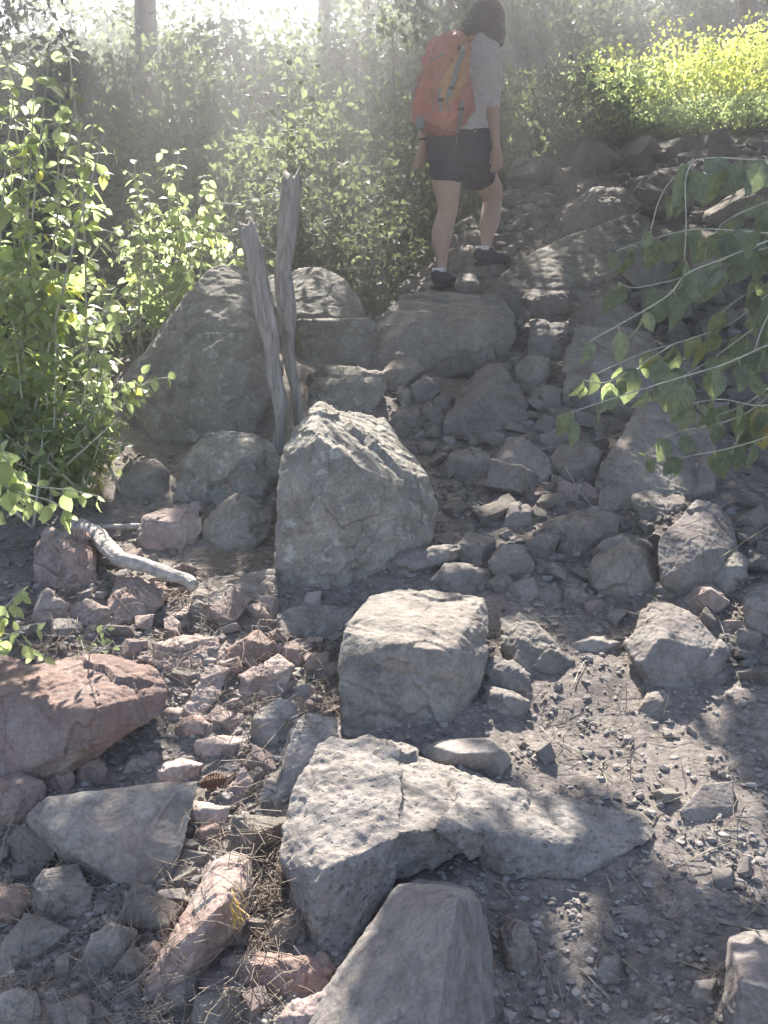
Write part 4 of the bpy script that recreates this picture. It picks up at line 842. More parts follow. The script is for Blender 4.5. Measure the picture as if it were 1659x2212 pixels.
# shirt
sh = MB()
loft(sh, [(991,294,0,60,44),(994,280,0,57,42),(1000,258,.0,51,38),(1006,230,.01,49,38),(1011,200,.02,52,39),(1018,150,.05,58,40),(1023,122,.08,57,35),(1028,102,.10,40,28),(1031,92,.12,27,23)], 28)
loft(sh, [(1040,106,.07,22,22),(1057,114,.07,24,23),(1066,140,.05,19,19),(1067,165,.03,18,18),(1066,190,.02,17.5,18),(1064,212,.01,17,17),(1063,222,-.0,17,16.5),(1064,236,-.01,16.5,15.5)], 20)
loft(sh, [(995,106,.07,22,22),(975,114,.07,23,22),(951,145,.08,19,19),(931,190,.08,17.5,17),(920,228,.065,16.5,16)], 20)
fuse(sh, 'shirt', M['shirt'], hiker, .005, 2, .013, 15, 4)
# shorts: waist, two short legs with slanting hems
so = MB()
loft(so, [(991,284,0,62,45),(991,300,0,64,47),(990,320,0,64,48),(991,338,.01,64,46),(992,352,.02,56,42)], 28)
loft(so, [(968,330,0,41,42),(966,355,0,38,40),(964,375,0,34.5,37),(963.5,392,0,32.5,35)], 24)
loft(so, [(1010,326,.02,46,46),(1018,345,.04+DR*.15,46,47),(1028,360,.07+DR*.32,44,46),(1034,370,.09+DR*.42,42,45)], 24)
fuse(so, 'shorts', M['shorts'], hiker, .005, 2, .010, 13, 9)
# hair: chin-length bob hanging forward, a wedge of it over the left shoulder
ha = MB()
ball(ha, head_c + np.array([0, -.016, .018]), (.100, .106, .108), 22)
loft(ha, [(1052,38,.17,30,30),(1051,62,.16,35,32),(1050,82,.15,36,28),(1050,98,.15,31,20)], 20)
loft(ha, [(1042,36,.14,26,26),(1026,52,.09,24,18),(1010,64,.04,17,12),(996,70,-.01,9,7),(988,73,-.03,4,4)], 14)
loft(ha, [(1070,50,.20,18,22),(1078,76,.20,14,18),(1079,100,.20,7,10)], 12)
fuse(ha, 'hair', M['hair'], hiker, .006, 4, .004, 30, 3)
def shoe(u, v, Y, dirx, diry, nm, tilt=0):
    c = P(u, v, Y); d = np.array([dirx, diry, tilt]); d /= np.linalg.norm(d); s = np.cross(d, [0, 0, 1]); s /= np.linalg.norm(s); up = np.cross(s, d)
    def sec(t, w, h, z0=0): return c + d * t + up * (z0 + h / 2), w / 2, h / 2
    rows = [sec(-.055, .045, .045, .02), sec(-.045, .062, .085, .012), sec(-.01, .068, .098, .012), sec(.035, .074, .088, .012), (sec(.085, .084, .064, .012)), sec(.135, .090, .050, .012), sec(.175, .078, .040, .012), sec(.198, .045, .026, .014)]
    m = MB(); m.tube([r[0] for r in rows], [r[1] for r in rows], 16, ry=[r[2] for r in rows], up=(0, 0, 1)); f = fuse(m, 'shoe', M['shoe'], hiker, .005, 3, .002, 30, 2)
    rows = [sec(-.062, .050, .020, 0), sec(-.05, .072, .026, 0), sec(.03, .072, .024, 0), sec(.12, .096, .024, 0), sec(.18, .084, .022, .003), sec(.205, .045, .018, .008)]
    m = MB(); m.tube([r[0] for r in rows], [r[1] for r in rows], 14, ry=[r[2] for r in rows], up=(0, 0, 1)); k = fuse(m, 'sole', M['sole'], None, .005, 1, origin=wloc(f)); k.parent = f; k.location = (0, 0, 0)
    k.data.transform(Matrix.Translation(Vector(wloc(k) * 0)))
    m = MB(); m.tube([c + up * .085 - d * .008, c + up * .108 - d * .006], [.038, .036], 14); m.build('sock', M['sock'], hiker)
shoe(950, 622, YL, .42, .9, 'l', .12); shoe(1046, 574, YR, .75, .62, 'r', .10)
m = MB(); w0 = pt(915, 301, .01); m.tube([w0 + np.array([0, 0, .004]), w0 - np.array([0, 0, .006])], [.0275, .0275], 14); m.build('wristband', M['sole'], hiker)

# ------------------------------------------------------------------ backpack (worn, so a thing of its own)
pack = empty('backpack', tuple(pt(957, 290, -.22))); tag(pack, 'red and orange hiking backpack with grey straps on the back of the hiker', 'backpack')
bpy.context.view_layer.update()
def slab(outline, d0, d1, shrink=.82, cx=None, cy=None, vox=.007, sm=10, name='', mat=None, par=pack, wr=.006, ws=14, seed=1, mid=None):
    cx = cx or np.mean([p[0] for p in outline]); cy = cy or np.mean([p[1] for p in outline]); W = []
    for u, v in outline:
        W.append(pt(u, v, d0)); W.append(pt(cx + (u - cx) * shrink, cy + (v - cy) * shrink, d1)); W.append(pt(u, v, (d0 + d1) / 2 if mid is None else mid))
    V, N, F = remesh([W], vox, sm); V = V + N * (wr * fbm(V * ws + seed, 3, .55))[:, None]
    return mesh_np(name, V - (wloc(par) - np.array(par.location)), F, mat, par, True)
pb = slab([(927,100),(950,84),(985,74),(1006,92),(1010,130),(1007,168),(1014,195),(1022,236),(1008,256),(984,285),(950,294),(916,287),(897,262),(889,226),(898,198),(912,165),(920,130)], .0 - .10, -.42, .80, name='pack_body', mat=M['packred'], wr=.022, ws=11, sm=4)
slab([(926,106),(936,88),(956,76),(988,66),(1000,74),(1006,96),(998,118),(970,128),(930,131)], -.12, -.40, .84, name='top_lid', mat=M['packred'], seed=5, wr=.016, ws=18, sm=4)
slab([(1000,100),(1014,96),(1010,150),(1006,180),(985,212),(972,226),(950,222),(944,200),(950,168),(966,148),(985,120)], -.16, -.455, .93, name='side_panel', mat=M['packorange'], seed=8, wr=.016, ws=18, sm=4)
slab([(896,258),(902,250),(916,246),(919,270),(914,284),(903,276)], -.16, -.43, .85, name='side_pocket', mat=M['packgrey'], seed=3, sm=5)
slab([(1002,225),(1020,222),(1023,238),(1012,258),(1000,252)], -.10, -.34, .85, name='hip_pocket', mat=M['packred'], seed=4, sm=5)
bpy.context.view_layer.update()
def surf(u, v):
    dg = bpy.context.evaluated_depsgraph_get(); hit, loc, nor, _, ob, _ = scene.ray_cast(dg, Vector(EYE), Vector(ray(u, v)))
    return (np.array(loc), np.array(nor)) if hit and abs(loc[1] - Y0) < .7 else (pt(u, v, -.25), np.array([0, -1, 0]))
def strap(path, w, name, mat, par=pack, lift=.004):
    pts = []; n = len(path); tt = np.linspace(0, n - 1, n * 5); L = np.interp(tt, range(n), [p[0] for p in path]); K = np.interp(tt, range(n), [p[1] for p in path])
    S = [surf(a, b) for a, b in zip(L, K)]; p = np.array([s[0] for s in S])
    for _ in range(3): p[1:-1] = (p[:-2] + 2 * p[1:-1] + p[2:]) / 4
    nn = np.array([s[1] for s in S]).mean(0); nn /= np.linalg.norm(nn); m = MB(); m.tube(p + nn * lift, .004, 8, ry=w, up=np.cross(nn, np.gradient(p, axis=0).mean(0))); return m.build(name, mat, par)
strap([(1003,100),(996,122),(987,150),(978,182),(968,208)], .013, 'strap', M['packgrey'])
strap([(950,192),(949,208),(951,222),(954,240)], .009, 'strap', M['packgrey'])
strap([(997,218),(995,240),(992,262),(988,286)], .013, 'strap', M['packgrey'])
strap([(927,130),(938,130),(948,122),(957,117)], .004, 'strap', M['packgrey'])
strap([(916,148),(908,172),(898,196),(893,214)], .006, 'strap', M['packgrey'])
m = MB(); m.tube([pt(983,70,-.12), pt(990,62,-.06), pt(1004,64,.0), pt(1014,78,.02), pt(1012,90,-.02)], .006, 8); m.build('haul_loop', M['packgrey'], pack)
m = MB(); a = [pt(1006,92,-.06), pt(1016,84,.02), pt(1034,84,.06), pt(1050,92,.10), pt(1062,102,.12)]; m.tube(a, .006, 8, ry=.02, up=(0, 0, 1)); m.build('shoulder_strap', M['packorange'], pack)
m = MB(); a = [pt(1010,215,-.06), pt(1024,212,-.06), pt(1040,206,-.03), pt(1052,196,.04)]; m.tube(a, .006, 8, ry=.022, up=(0, 0, 1)); m.build('hip_belt', M['packgrey'], pack)
m = MB(); a = [pt(990,286,-.14), pt(986,300,-.13), pt(984,318,-.13)]; m.tube(a, .002, 6, ry=.006, up=(0, 1, 0)); m.build('loose_strap', M['packgrey'], pack)

def zipline(path, w, mat): strap(path, w, 'zip', mat, lift=.006)
zipline([(934,186),(938,206),(936,232),(926,256)], .0015, M['packgrey'])
for (u, v) in ((975,190),(952,216),(996,236),(994,104)):
    q, nn = surf(u, v); bk = MB(); bk.tube([q + np.array([-.014, -.004, 0]), q + np.array([.014, -.004, 0])], [.005, .005], 6, ry=[.008, .008]); bk.build('buckle', M['sole'], pack)
strap([(968,206),(966,222),(969,236)], .004, 'loose_strap', M['packgrey'], lift=.010); strap([(893,214),(888,236),(884,250)], .004, 'loose_strap', M['packgrey'], lift=.01)
# ================================================================== PLANTS
LT_BIG = dict(t=[0,.10,.10,.32,.32,.32,.60,.60,.60,.84,.84,1.0], s=[0,-.26,.26,-.47,0,.47,-.42,0,.42,-.2,.2,0], h=[0,.02,.02,.07,0,.07,.06,0,.06,.03,.03,0],
  F=[(0,1,4),(1,3,4),(0,4,2),(2,4,5),(3,6,4),(6,7,4),(4,7,5),(7,8,5),(6,9,7),(9,11,7),(7,11,10),(7,10,8)])
LT_SMALL = dict(t=[0,.42,.42,1.0], s=[0,-.36,.36,0], h=[0,.10,.10,0], F=[(0,1,3),(0,3,2)])
LT_NEEDLE = dict(t=[0,.5,1.0,.5], s=[0,-.06,0,.06], h=[0,0,0,.02], F=[(0,1,2),(0,2,3)])
def leaves(base, dirv, nrm, L, wid, T, curl=.15):
    base = np.asarray(base); n = len(base); d = dirv / (np.linalg.norm(dirv, axis=1)[:, None] + 1e-9)
    s = np.cross(d, nrm); s /= np.linalg.norm(s, axis=1)[:, None] + 1e-9; u = np.cross(s, d)
    t = np.array(T['t'])[None, :, None]; q = np.array(T['s'])[None, :, None]; h = np.array(T['h'])[None, :, None]
    L = np.broadcast_to(L, n)[:, None, None]; W = np.broadcast_to(wid, n)[:, None, None]; cu = np.broadcast_to(curl, n)[:, None, None]
    V = base[:, None] + d[:, None] * t * L + s[:, None] * q * W * L + u[:, None] * (h - cu * t * t) * L
    k = V.shape[1]; F = np.array(T['F'])[None] + (np.arange(n) * k)[:, None, None]
    return V.reshape(-1, 3), F.reshape(-1, 3)
def emesh(name, V, F, mat, parent, smooth=True):
    return mesh_np(name, V - (wloc(parent) - np.array(parent.location)), F, mat, parent, smooth)
LIT_PTS = []            # points that must see the sun through the canopy
def bez(a, b, c, n):
    t = np.linspace(0, 1, n)[:, None]; return (1 - t) ** 2 * a + 2 * t * (1 - t) * b + t * t * c
def stem_shrub(label, u, vbase, vtop, y, wid, nst, leafL, seed, mat='leaf', twigs=4, tips=None, gap=.045, group=None, lit=False, name='shrub', rad=.004, droop=.55, wr=.75, cat='shrub', start=.25, stemmat='pale_stem', base=None):
    r = np.random.default_rng(seed); x0 = P(u, 1106, y)[0]; zb = float(H(x0, y)[0]); zt = P(u, vtop, y)[2]; h = zt - zb
    root = empty(name, (x0, y, zb)); tag(root, label, cat, group); st = MB(); B = []; D = []; Nn = []; Ls = []
    def along(path, f0, g, scale=1.0):
        seg = np.linalg.norm(np.diff(path, axis=0), axis=1); cum = np.concatenate([[0], np.cumsum(seg)]); tot = cum[-1]; n = max(1, int(tot * (1 - f0) / g)); ang = r.uniform(0, 3.14)
        for i in range(n + 1):
            s = tot * f0 + (tot * (1 - f0)) * (i / max(n, 1)); p = np.array([np.interp(s, cum, path[:, k]) for k in range(3)]); q = np.array([np.interp(min(s + .01, tot), cum, path[:, k]) for k in range(3)]) - np.array([np.interp(s - .01, cum, path[:, k]) for k in range(3)])
            q /= np.linalg.norm(q) + 1e-9; a = np.cross(q, [.3, .2, 1.0] if abs(q[2]) < .9 else [1.0, .2, 0]); a /= np.linalg.norm(a); b = np.cross(q, a); ang += 1.57 + r.normal() * .25
            for sg in (1, -1):
                o = sg * (a * math.cos(ang) + b * math.sin(ang)); dd = o * .8 + q * .35 - np.array([0, 0, droop * r.uniform(.3, 1.7)]); l = leafL * scale * r.uniform(.6, 1.15) * (1 - .35 * (i / max(n, 1)))
                B.append(p + o * rad); D.append(dd); Nn.append(q * .8 + np.array([0, 0, .6]) + r.normal(size=3) * .45); Ls.append(l)
    for i in range(nst):
        a = r.uniform(0, 6.28); rr = math.sqrt(r.random()) * wid / 2
        tip = np.array([x0 + rr * math.cos(a), y + rr * math.sin(a) * .8, zb + h * (1 - .45 * (rr / (wid / 2)) ** 2) * r.uniform(.45, 1.0)])
        if tips is not None and i < len(tips): tip = P(*tips[i])
        bs = np.array([x0 + r.normal() * wid * .12, y + r.normal() * wid * .10, zb - .05]); mid = (bs * .5 + tip * .5) + np.array([(tip[0] - bs[0]) * .1 + r.normal() * .04, r.normal() * .04, h * .12])
        path = bez(bs, mid, tip, 9); st.tube(path, np.linspace(rad * 1.5, rad * .45, 9), 5); along(path, start, gap)
        for k in range(twigs):
            f = r.uniform(.3, .92); p = path[int(f * 8)]; tl = h * r.uniform(.12, .28) * (1.2 - f); dv = np.array([r.normal(), r.normal(), r.uniform(.2, 1.3)]); dv /= np.linalg.norm(dv); e = p + dv * tl
            tp = bez(p, (p + e) / 2 + np.array([0, 0, tl * .15]), e + np.array([0, 0, -tl * .08]), 5); st.tube(tp, np.linspace(rad * .6, rad * .3, 5), 4); along(tp, .2, gap * .9, .9)
    V, F = leaves(np.array(B), np.array(D), np.array(Nn), np.array(Ls), r.uniform(wr * .85, wr * 1.1, len(B)), LT_BIG, r.uniform(-.05, .35, len(B)))
    st.build('stems', M[stemmat], root); emesh('foliage', V, F, M[mat], root)
    if lit: LIT_PTS.append(np.array(B)[:: (2 if len(B) > 3000 else 1)])
    return root
def cloud_bush(label, u, vtop, y, wid, nl, leafL, seed, mat='leaf_dark', name='shrub', cat='shrub', depth=None, zlow=None, T=LT_SMALL, clumps=60, group=None, lit=False, trunk=True, spread=.16, wr=.8, gap=1.0, hmin=0.0):
    """rounded woody bush: limbs inside, leaves gathered in uneven clumps"""
    r = np.random.default_rng(seed); x0 = P(u, 1106, y)[0]; zb = float(H(x0, y)[0]); zt = P(u, vtop, y)[2]; h = zt - zb; depth = depth or wid * .8
    root = empty(name, (x0, y, zb)); tag(root, label, cat, group); st = MB(); Cc = []
    while len(Cc) < clumps:
        p = r.normal(size=3); p /= np.linalg.norm(p); p *= r.random() ** .45
        Cc.append([x0 + p[0] * wid / 2, y + p[1] * depth / 2, zb + h * (hmin + (1 - hmin) * (.5 + p[2] * .5))])
    Cc = np.array(Cc); sz = spread * wid * r.uniform(.5, 1.2, clumps); k = r.integers(0, clumps, nl); q = r.normal(size=(nl, 3)); q /= np.linalg.norm(q, axis=1)[:, None]; q *= (r.random(nl) ** .5)[:, None]
    B = Cc[k] + q * sz[k][:, None] * np.array([1, 1, .75]); keep = B[:, 2] > zb + .02; B = B[keep]; n = len(B)
    D = r.normal(size=(n, 3)) + np.array([0, 0, -.5]); N = r.normal(size=(n, 3)) * .7 + np.array([0, 0, .8]); V, F = leaves(B, D, N, leafL * r.uniform(.6, 1.25, n), wr, T, r.uniform(0, .25, n))
    if trunk:
        for c in Cc[:: max(1, clumps // 36)]:
            b0 = np.array([x0 + r.normal() * wid * .08, y + r.normal() * .08, zb - .05]); m_ = (b0 + c) / 2 + np.array([0, 0, h * .1]) + r.normal(size=3) * .06 * h
            st.tube(bez(b0, m_, c, 7), np.linspace(.012 + .006 * h, .003, 7), 5)
        st.build('stems', M['stem'], root)
    emesh('foliage', V, F, M[mat], root)
    if lit: LIT_PTS.append(B[::3])
    return root

# --- near shrubs on the left, lit from behind
stem_shrub('tall shrub with upright stems and paired glowing leaves at the upper left edge', 60, 900, 150, 3.3, .9, 26, .070, 11, tips=[(112,72,3.2),(150,122,3.15),(75,125,3.2),(245,228,3.2),(40,140,3.3),(10,95,3.2),(165,200,3.2),(200,270,3.3),(130,185,3.4),(55,230,3.2)], lit=True, gap=.058, twigs=5)
stem_shrub('leafy shrub with bright yellow-green tips in the middle of the left thicket', 380, 900, 330, 4.65, 1.0, 26, .070, 12, tips=[(385,325,4.5),(440,380,4.5),(350,330,4.6),(470,440,4.5),(290,345,4.6),(330,440,4.5),(420,470,4.4),(395,450,4.4)], lit=True, gap=.06, twigs=4)
stem_shrub('low shrub with small white-glinting leaves left of the huge cracked boulder', 80, 1000, 690, 3.2, .75, 34, .050, 13, lit=True, gap=.040, twigs=5, tips=[(265,830,3.1),(240,790,3.1),(200,770,3.1),(120,690,3.2),(30,700,3.1),(255,905,3.05),(220,870,3.05)])
stem_shrub('leafy shrub filling the gap above the left shoulder of the huge cracked boulder', 330, 900, 540, 5.0, 1.0, 26, .065, 14, mat='leaf_soft', gap=.055, twigs=4)
stem_shrub('shaded shrub behind the left side of the huge cracked boulder', 130, 1000, 600, 4.3, 1.0, 28, .062, 15, mat='leaf_soft', gap=.055, twigs=4)
stem_shrub('pale-leaved shrub against the glare left of the hiker', 640, 800, 110, 5.9, 1.5, 34, .075, 16, mat='leaf_soft', gap=.085, twigs=5, tips=[(530,170,5.7),(570,160,5.7),(620,130,5.7),(690,60,5.8),(500,240,5.6)], lit=True)
# --- thicket behind
cb = cloud_bush
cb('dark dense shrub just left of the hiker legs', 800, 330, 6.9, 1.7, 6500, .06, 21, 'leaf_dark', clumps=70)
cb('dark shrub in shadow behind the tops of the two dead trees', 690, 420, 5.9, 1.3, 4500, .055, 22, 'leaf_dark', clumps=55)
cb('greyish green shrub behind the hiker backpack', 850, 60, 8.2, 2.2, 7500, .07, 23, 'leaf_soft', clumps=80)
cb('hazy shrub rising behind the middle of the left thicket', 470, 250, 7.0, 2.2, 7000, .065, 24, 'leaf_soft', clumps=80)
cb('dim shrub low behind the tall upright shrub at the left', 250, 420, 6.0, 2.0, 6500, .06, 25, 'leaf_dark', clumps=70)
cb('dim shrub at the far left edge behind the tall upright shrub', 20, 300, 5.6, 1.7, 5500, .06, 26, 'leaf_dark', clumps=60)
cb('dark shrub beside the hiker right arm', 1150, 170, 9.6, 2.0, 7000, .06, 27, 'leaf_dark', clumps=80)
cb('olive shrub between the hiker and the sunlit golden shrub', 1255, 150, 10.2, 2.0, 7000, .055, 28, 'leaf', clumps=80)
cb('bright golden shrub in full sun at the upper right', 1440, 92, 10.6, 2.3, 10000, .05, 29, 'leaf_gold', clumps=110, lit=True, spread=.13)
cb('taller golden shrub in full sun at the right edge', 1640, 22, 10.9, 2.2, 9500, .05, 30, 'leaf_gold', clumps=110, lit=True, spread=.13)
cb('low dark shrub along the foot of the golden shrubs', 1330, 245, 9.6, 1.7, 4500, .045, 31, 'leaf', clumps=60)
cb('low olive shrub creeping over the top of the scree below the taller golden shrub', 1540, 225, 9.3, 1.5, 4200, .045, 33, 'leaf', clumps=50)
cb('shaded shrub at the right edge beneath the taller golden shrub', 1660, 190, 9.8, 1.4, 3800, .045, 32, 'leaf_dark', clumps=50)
far = [(60,-60,12,3.6,'leaf_dark','dim rounded bush far back at the upper left corner'),(300,110,11,3.2,'leaf_soft','hazy bush far back between the left shrubs'),(560,60,12.5,3.6,'leaf_soft','hazy bush far back under the glare'),
       (1000,-80,13,3.6,'leaf_dark','dark bush far back behind the head of the hiker'),(1330,-90,14.5,4.0,'leaf_dark','dark bush far back above the olive shrub'),(1600,-160,15.5,4.4,'leaf_dark','dark bush far back above the taller golden shrub'),(780,-20,14.5,4.0,'leaf_soft','pale bush far back above the backpack'),(400,0,16,4.4,'leaf_soft','faint bush far back behind the glare at the top left'),
       (1150,-120,17,5.0,'leaf_dark','tall dark bush far back right of the thin tree'),(180,-20,18,5.0,'leaf_soft','tall faint bush far back in the glare left of the slim trunk'),(900,-120,18,5.0,'leaf_dark','tall dim bush far back straight above the backpack'),(1450,-140,18.5,5.0,'leaf_dark','tall dark bush far back between the two right hand trees')]
for i, (u, vt, y, w, mt, lb) in enumerate(far): cb(lb, u, vt, y, w, 10500, .125, 40 + i, mt, clumps=100, depth=w * .7)

# --- trees: trunks behind, overhead leaves added unseen, shaped to cut the sunlight into patches
TREES = [(700,-20,15.5,.13,'faint tree trunk far back between the glare and the hiker, added light-shaping leaves overhead'),(352,0,13.5,.19,'slim tree trunk fading in the glare at the top left, added light-shaping leaves overhead'),(985,0,14.5,.12,'dark tree trunk directly behind the head of the hiker, added light-shaping leaves overhead'),
         (1545,0,12.5,.13,'tree trunk behind the golden shrubs at the upper right, added light-shaping leaves overhead'),(-180,0,8.5,.12,'tree standing past the left edge, its dark twigs reaching into the upper left corner'),(1140,0,13.5,.11,'thin tree far back, right of the head of the hiker')]
A_ = np.cross(SUNV, [0, 0, 1.0]); A_ /= np.linalg.norm(A_); B_ = np.cross(A_, SUNV)      # A to the right, B up, across the sunlight
CELL = .04; lit_cells = set()
def mark(X, rad=0):
    X = np.atleast_2d(X); a = np.floor(X @ A_ / CELL).astype(int); b = np.floor(X @ B_ / CELL).astype(int)
    for i in range(-rad, rad + 1):
        for j in range(-rad, rad + 1): lit_cells.update(zip((a + i).tolist(), (b + j).tolist()))
LITP = [  # sunlit patches seen in the photo (picture units)
 [(60,1150),(200,1140),(420,1245),(430,1290),(600,1330),(640,1380),(640,1440),(600,1500),(500,1530),(460,1600),(540,1600),(540,1640),(440,1660),(330,1560),(360,1480),(250,1420),(0,1420),(0,1300)],
 [(-20,1415),(110,1440),(170,1530),(120,1530),(60,1490),(-20,1470)],[(220,1550),(300,1505),(350,1470),(355,1520),(290,1580)],
 [(700,875),(760,895),(830,910),(880,980),(905,1020),(860,1010),(790,960),(700,930)],
 [(880,1280),(1045,1292),(1030,1340),(960,1395),(850,1385),(745,1365),(790,1310),(860,1330)],
 [(690,1610),(780,1600),(880,1620),(960,1670),(1030,1700),(960,1740),(860,1760),(820,1800),(740,1870),(680,1920),(620,1840),(615,1790),(660,1690),(730,1760),(740,1660)],
 [(505,1840),(545,1860),(540,1920),(500,1970),(440,2000),(400,2060),(375,2070),(395,1980),(440,1890)],
 [(530,1880),(640,1870),(655,1960),(590,1990),(520,1960)],[(450,1690),(560,1650),(560,1790),(470,1780)],[(600,2150),(700,2150),(690,2212),(600,2212)],
 [(1430,1120),(1500,1100),(1520,1180),(1500,1240),(1435,1240),(1420,1180)],[(1385,1315),(1490,1325),(1570,1400),(1500,1430),(1420,1400),(1370,1400)],
 [(1120,1370),(1200,1390),(1235,1440),(1160,1430)],[(1160,1540),(1250,1515),(1360,1560),(1440,1650),(1600,1740),(1440,1710),(1300,1660),(1170,1610)],
 [(1440,1810),(1659,1850),(1659,1890),(1500,1865)],[(1150,620),(1230,630),(1220,650),(1160,650)],[(1150,690),(1220,696),(1215,720),(1150,715)],
 [(1290,405),(1350,408),(1340,420),(1280,420)],[(1130,1090),(1180,1110),(1130,1130),(1080,1120)],[(880,1190),(980,1180),(960,1210),(880,1215)],[(1250,1450),(1330,1480),(1290,1500),(1240,1490)],
 [(975,1280),(1010,1500),(1000,1500),(960,1400)],[(1540,1205),(1590,1195),(1570,1230)],[(700,800),(830,795),(840,810),(720,815)],[(1570,2030),(1659,2015),(1659,2080),(1590,2060)],
 [(1180,1820),(1240,1830),(1240,1850),(1180,1850)],[(930,440),(937,440),(935,560),(928,560)],[(1043,440),(1048,440),(1042,520),(1038,520)],[(600,1000),(640,1010),(650,1040),(610,1060)],[(455,572),(600,574),(600,586),(450,590)],[(650,580),(720,585),(700,600),(650,600)]]
dgl = bpy.context.evaluated_depsgraph_get()
for poly in LITP:
    us = [p[0] for p in poly]; vv = [p[1] for p in poly]; gu, gv = np.meshgrid(np.arange(min(us), max(us) + 1, 9.0), np.arange(min(vv), max(vv) + 1, 9.0)); gu = gu.ravel(); gv = gv.ravel(); k = in_poly(gu, gv, poly)
    for u, v in zip(gu[k], gv[k]):
        hit, loc, nor, _, ob, _ = scene.ray_cast(dgl, Vector(EYE), Vector(ray(u, v)))
        if hit: mark(np.array(loc), 1)
r = np.random.default_rng(31)
dark = set(); gu, gv = np.meshgrid(np.arange(-100, 1760, 22.0), np.arange(1120, 2230, 22.0))
for u, v in zip(gu.ravel(), gv.ravel()):
    q = G(u, v) if v < 2300 else None
    if q is not None: dark.update((int(math.floor(q @ A_ / CELL)) + i, int(math.floor(q @ B_ / CELL)) + j) for i in (-1, 0, 1) for j in (-1, 0, 1))
keep0 = set(lit_cells)
for X in LIT_PTS: mark(X[r.random(len(X)) < .8], 1)
lit_cells = keep0 | {c for c in lit_cells if c not in dark or hash(c) % 100 < 30}
NL = 125000
a = r.uniform(-3.6, 5.6, NL * 3); b = r.uniform(-5.4, .7, NL * 3)
cl = pn(np.stack([a * 1.3, b * 1.3, 0 * a + 4], 1)); okc = np.array([(i, j) not in lit_cells for i, j in zip(np.floor(a / CELL).astype(int), np.floor(b / CELL).astype(int))])
okc &= (r.random(len(a)) < np.where((b < -2.7) & (a * np.sign(A_[0]) > .3), .30, 1.1) + .6 * cl); a, b = a[okc][:NL], b[okc][:NL]
Ls_ = np.sort(r.uniform(3.5, 17, (len(a), 14)), 1); base = a[:, None] * A_ + b[:, None] * B_; best = None
Cn = base[:, None] + Ls_[..., None] * SUNV; pu, pv = proj(Cn); good = (pv < -90) & (pv > -20000) & (Cn[..., 2] > 2.8) & (Cn[..., 1] > 1.0) & (Cn[..., 2] < 9.5)
has = good.any(1); pick = good.argmax(1)[has]; CN = Cn[has, pick]; print('canopy', len(CN), 'of', len(a), 'lit cells', len(lit_cells))
tx = np.array([P(t[0], 1106, t[2])[0] for t in TREES]); ty = np.array([t[2] for t in TREES]); own = np.argmin((CN[:, :1] - tx) ** 2 * 1.0 + (CN[:, 1:2] - ty) ** 2 * .6 + np.array([0, 0, 0, 3, 0, 9])[None], 1)
for ti, (u, v, y, rad, lab) in enumerate(TREES):
    x0 = tx[ti]; zb = float(H(x0, y)[0]); root = empty('tree', (x0, y, zb)); tag(root, lab, 'tree'); m = MB(); ht = 8.0; rr = np.random.default_rng(70 + ti); z = np.linspace(0, 1, 14)
    path = np.stack([x0 + .25 * np.sin(z * 3 + ti) * z, y + .2 * np.cos(z * 2.5) * z - .2 * z, zb - .2 + z * ht], 1); m.tube(path, rad * (1 - .75 * z), 14, jit=rad * .03)
    pts = CN[own == ti]
    if len(pts) > 30:
        for c in pts[rr.choice(len(pts), 26, replace=False)]:
            k0 = int(np.clip(((c[2] - zb) * .62) / ht * 13, 3, 12))
            while k0 < 13 and proj(path[k0])[1] > -70: k0 += 1
            p = path[k0]; w0 = rad * (1 - .75 * z[k0]) * .4
            mid = (p + c) / 2 + np.array([0, 0, .3]); bz = bez(p, mid, c, 8); pu2, pv2 = proj(bz)
            if ((pv2 > -40) & (pu2 > -50) & (pu2 < 1710)).any(): 
                mid = (p + c) / 2 + np.array([0, 0, 1.2]); bz = bez(p, mid, c, 8)
            m.tube(bz, np.linspace(w0, .006, 8), 6)
    m.build('trunk', M['bark'], root)
    # the part of the crown that hangs into the back of the view
    nb = 2600; cc = np.stack([x0 + rr.normal(size=26) * 1.2, y + rr.normal(size=26) * .9, zb + rr.uniform(2.4, 7.0, 26)], 1); k = rr.integers(0, 26, nb); q = rr.normal(size=(nb, 3)) * .30; Bk = cc[k] + q
    fo = pts; n = len(fo); D = rr.normal(size=(n, 3)) + np.array([0, 0, -.4]); N = SUNV[None] + rr.normal(size=(n, 3)) * .45
    V1, F1 = leaves(fo, D, N, rr.uniform(.07, .11, n), .8, LT_SMALL, .1) if n else (np.zeros((0, 3)), np.zeros((0, 3), int))  # added out-of-view leaves that block the sun, left open over wanted patches
    aB = np.floor(Bk @ A_ / CELL).astype(int); bB = np.floor(Bk @ B_ / CELL).astype(int); kp = np.array([(i, j) not in lit_cells for i, j in zip(aB, bB)]); Bk = Bk[kp]; nb = len(Bk)
    V2, F2 = leaves(Bk, rr.normal(size=(nb, 3)), rr.normal(size=(nb, 3)) + np.array([0, 0, .8]), rr.uniform(.05, .11, nb), .6, LT_SMALL, .1)
    emesh('light_shaping_crown', np.concatenate([V1, V2]), np.concatenate([F1, F2 + len(V1)]), M['leaf_dark'], root)

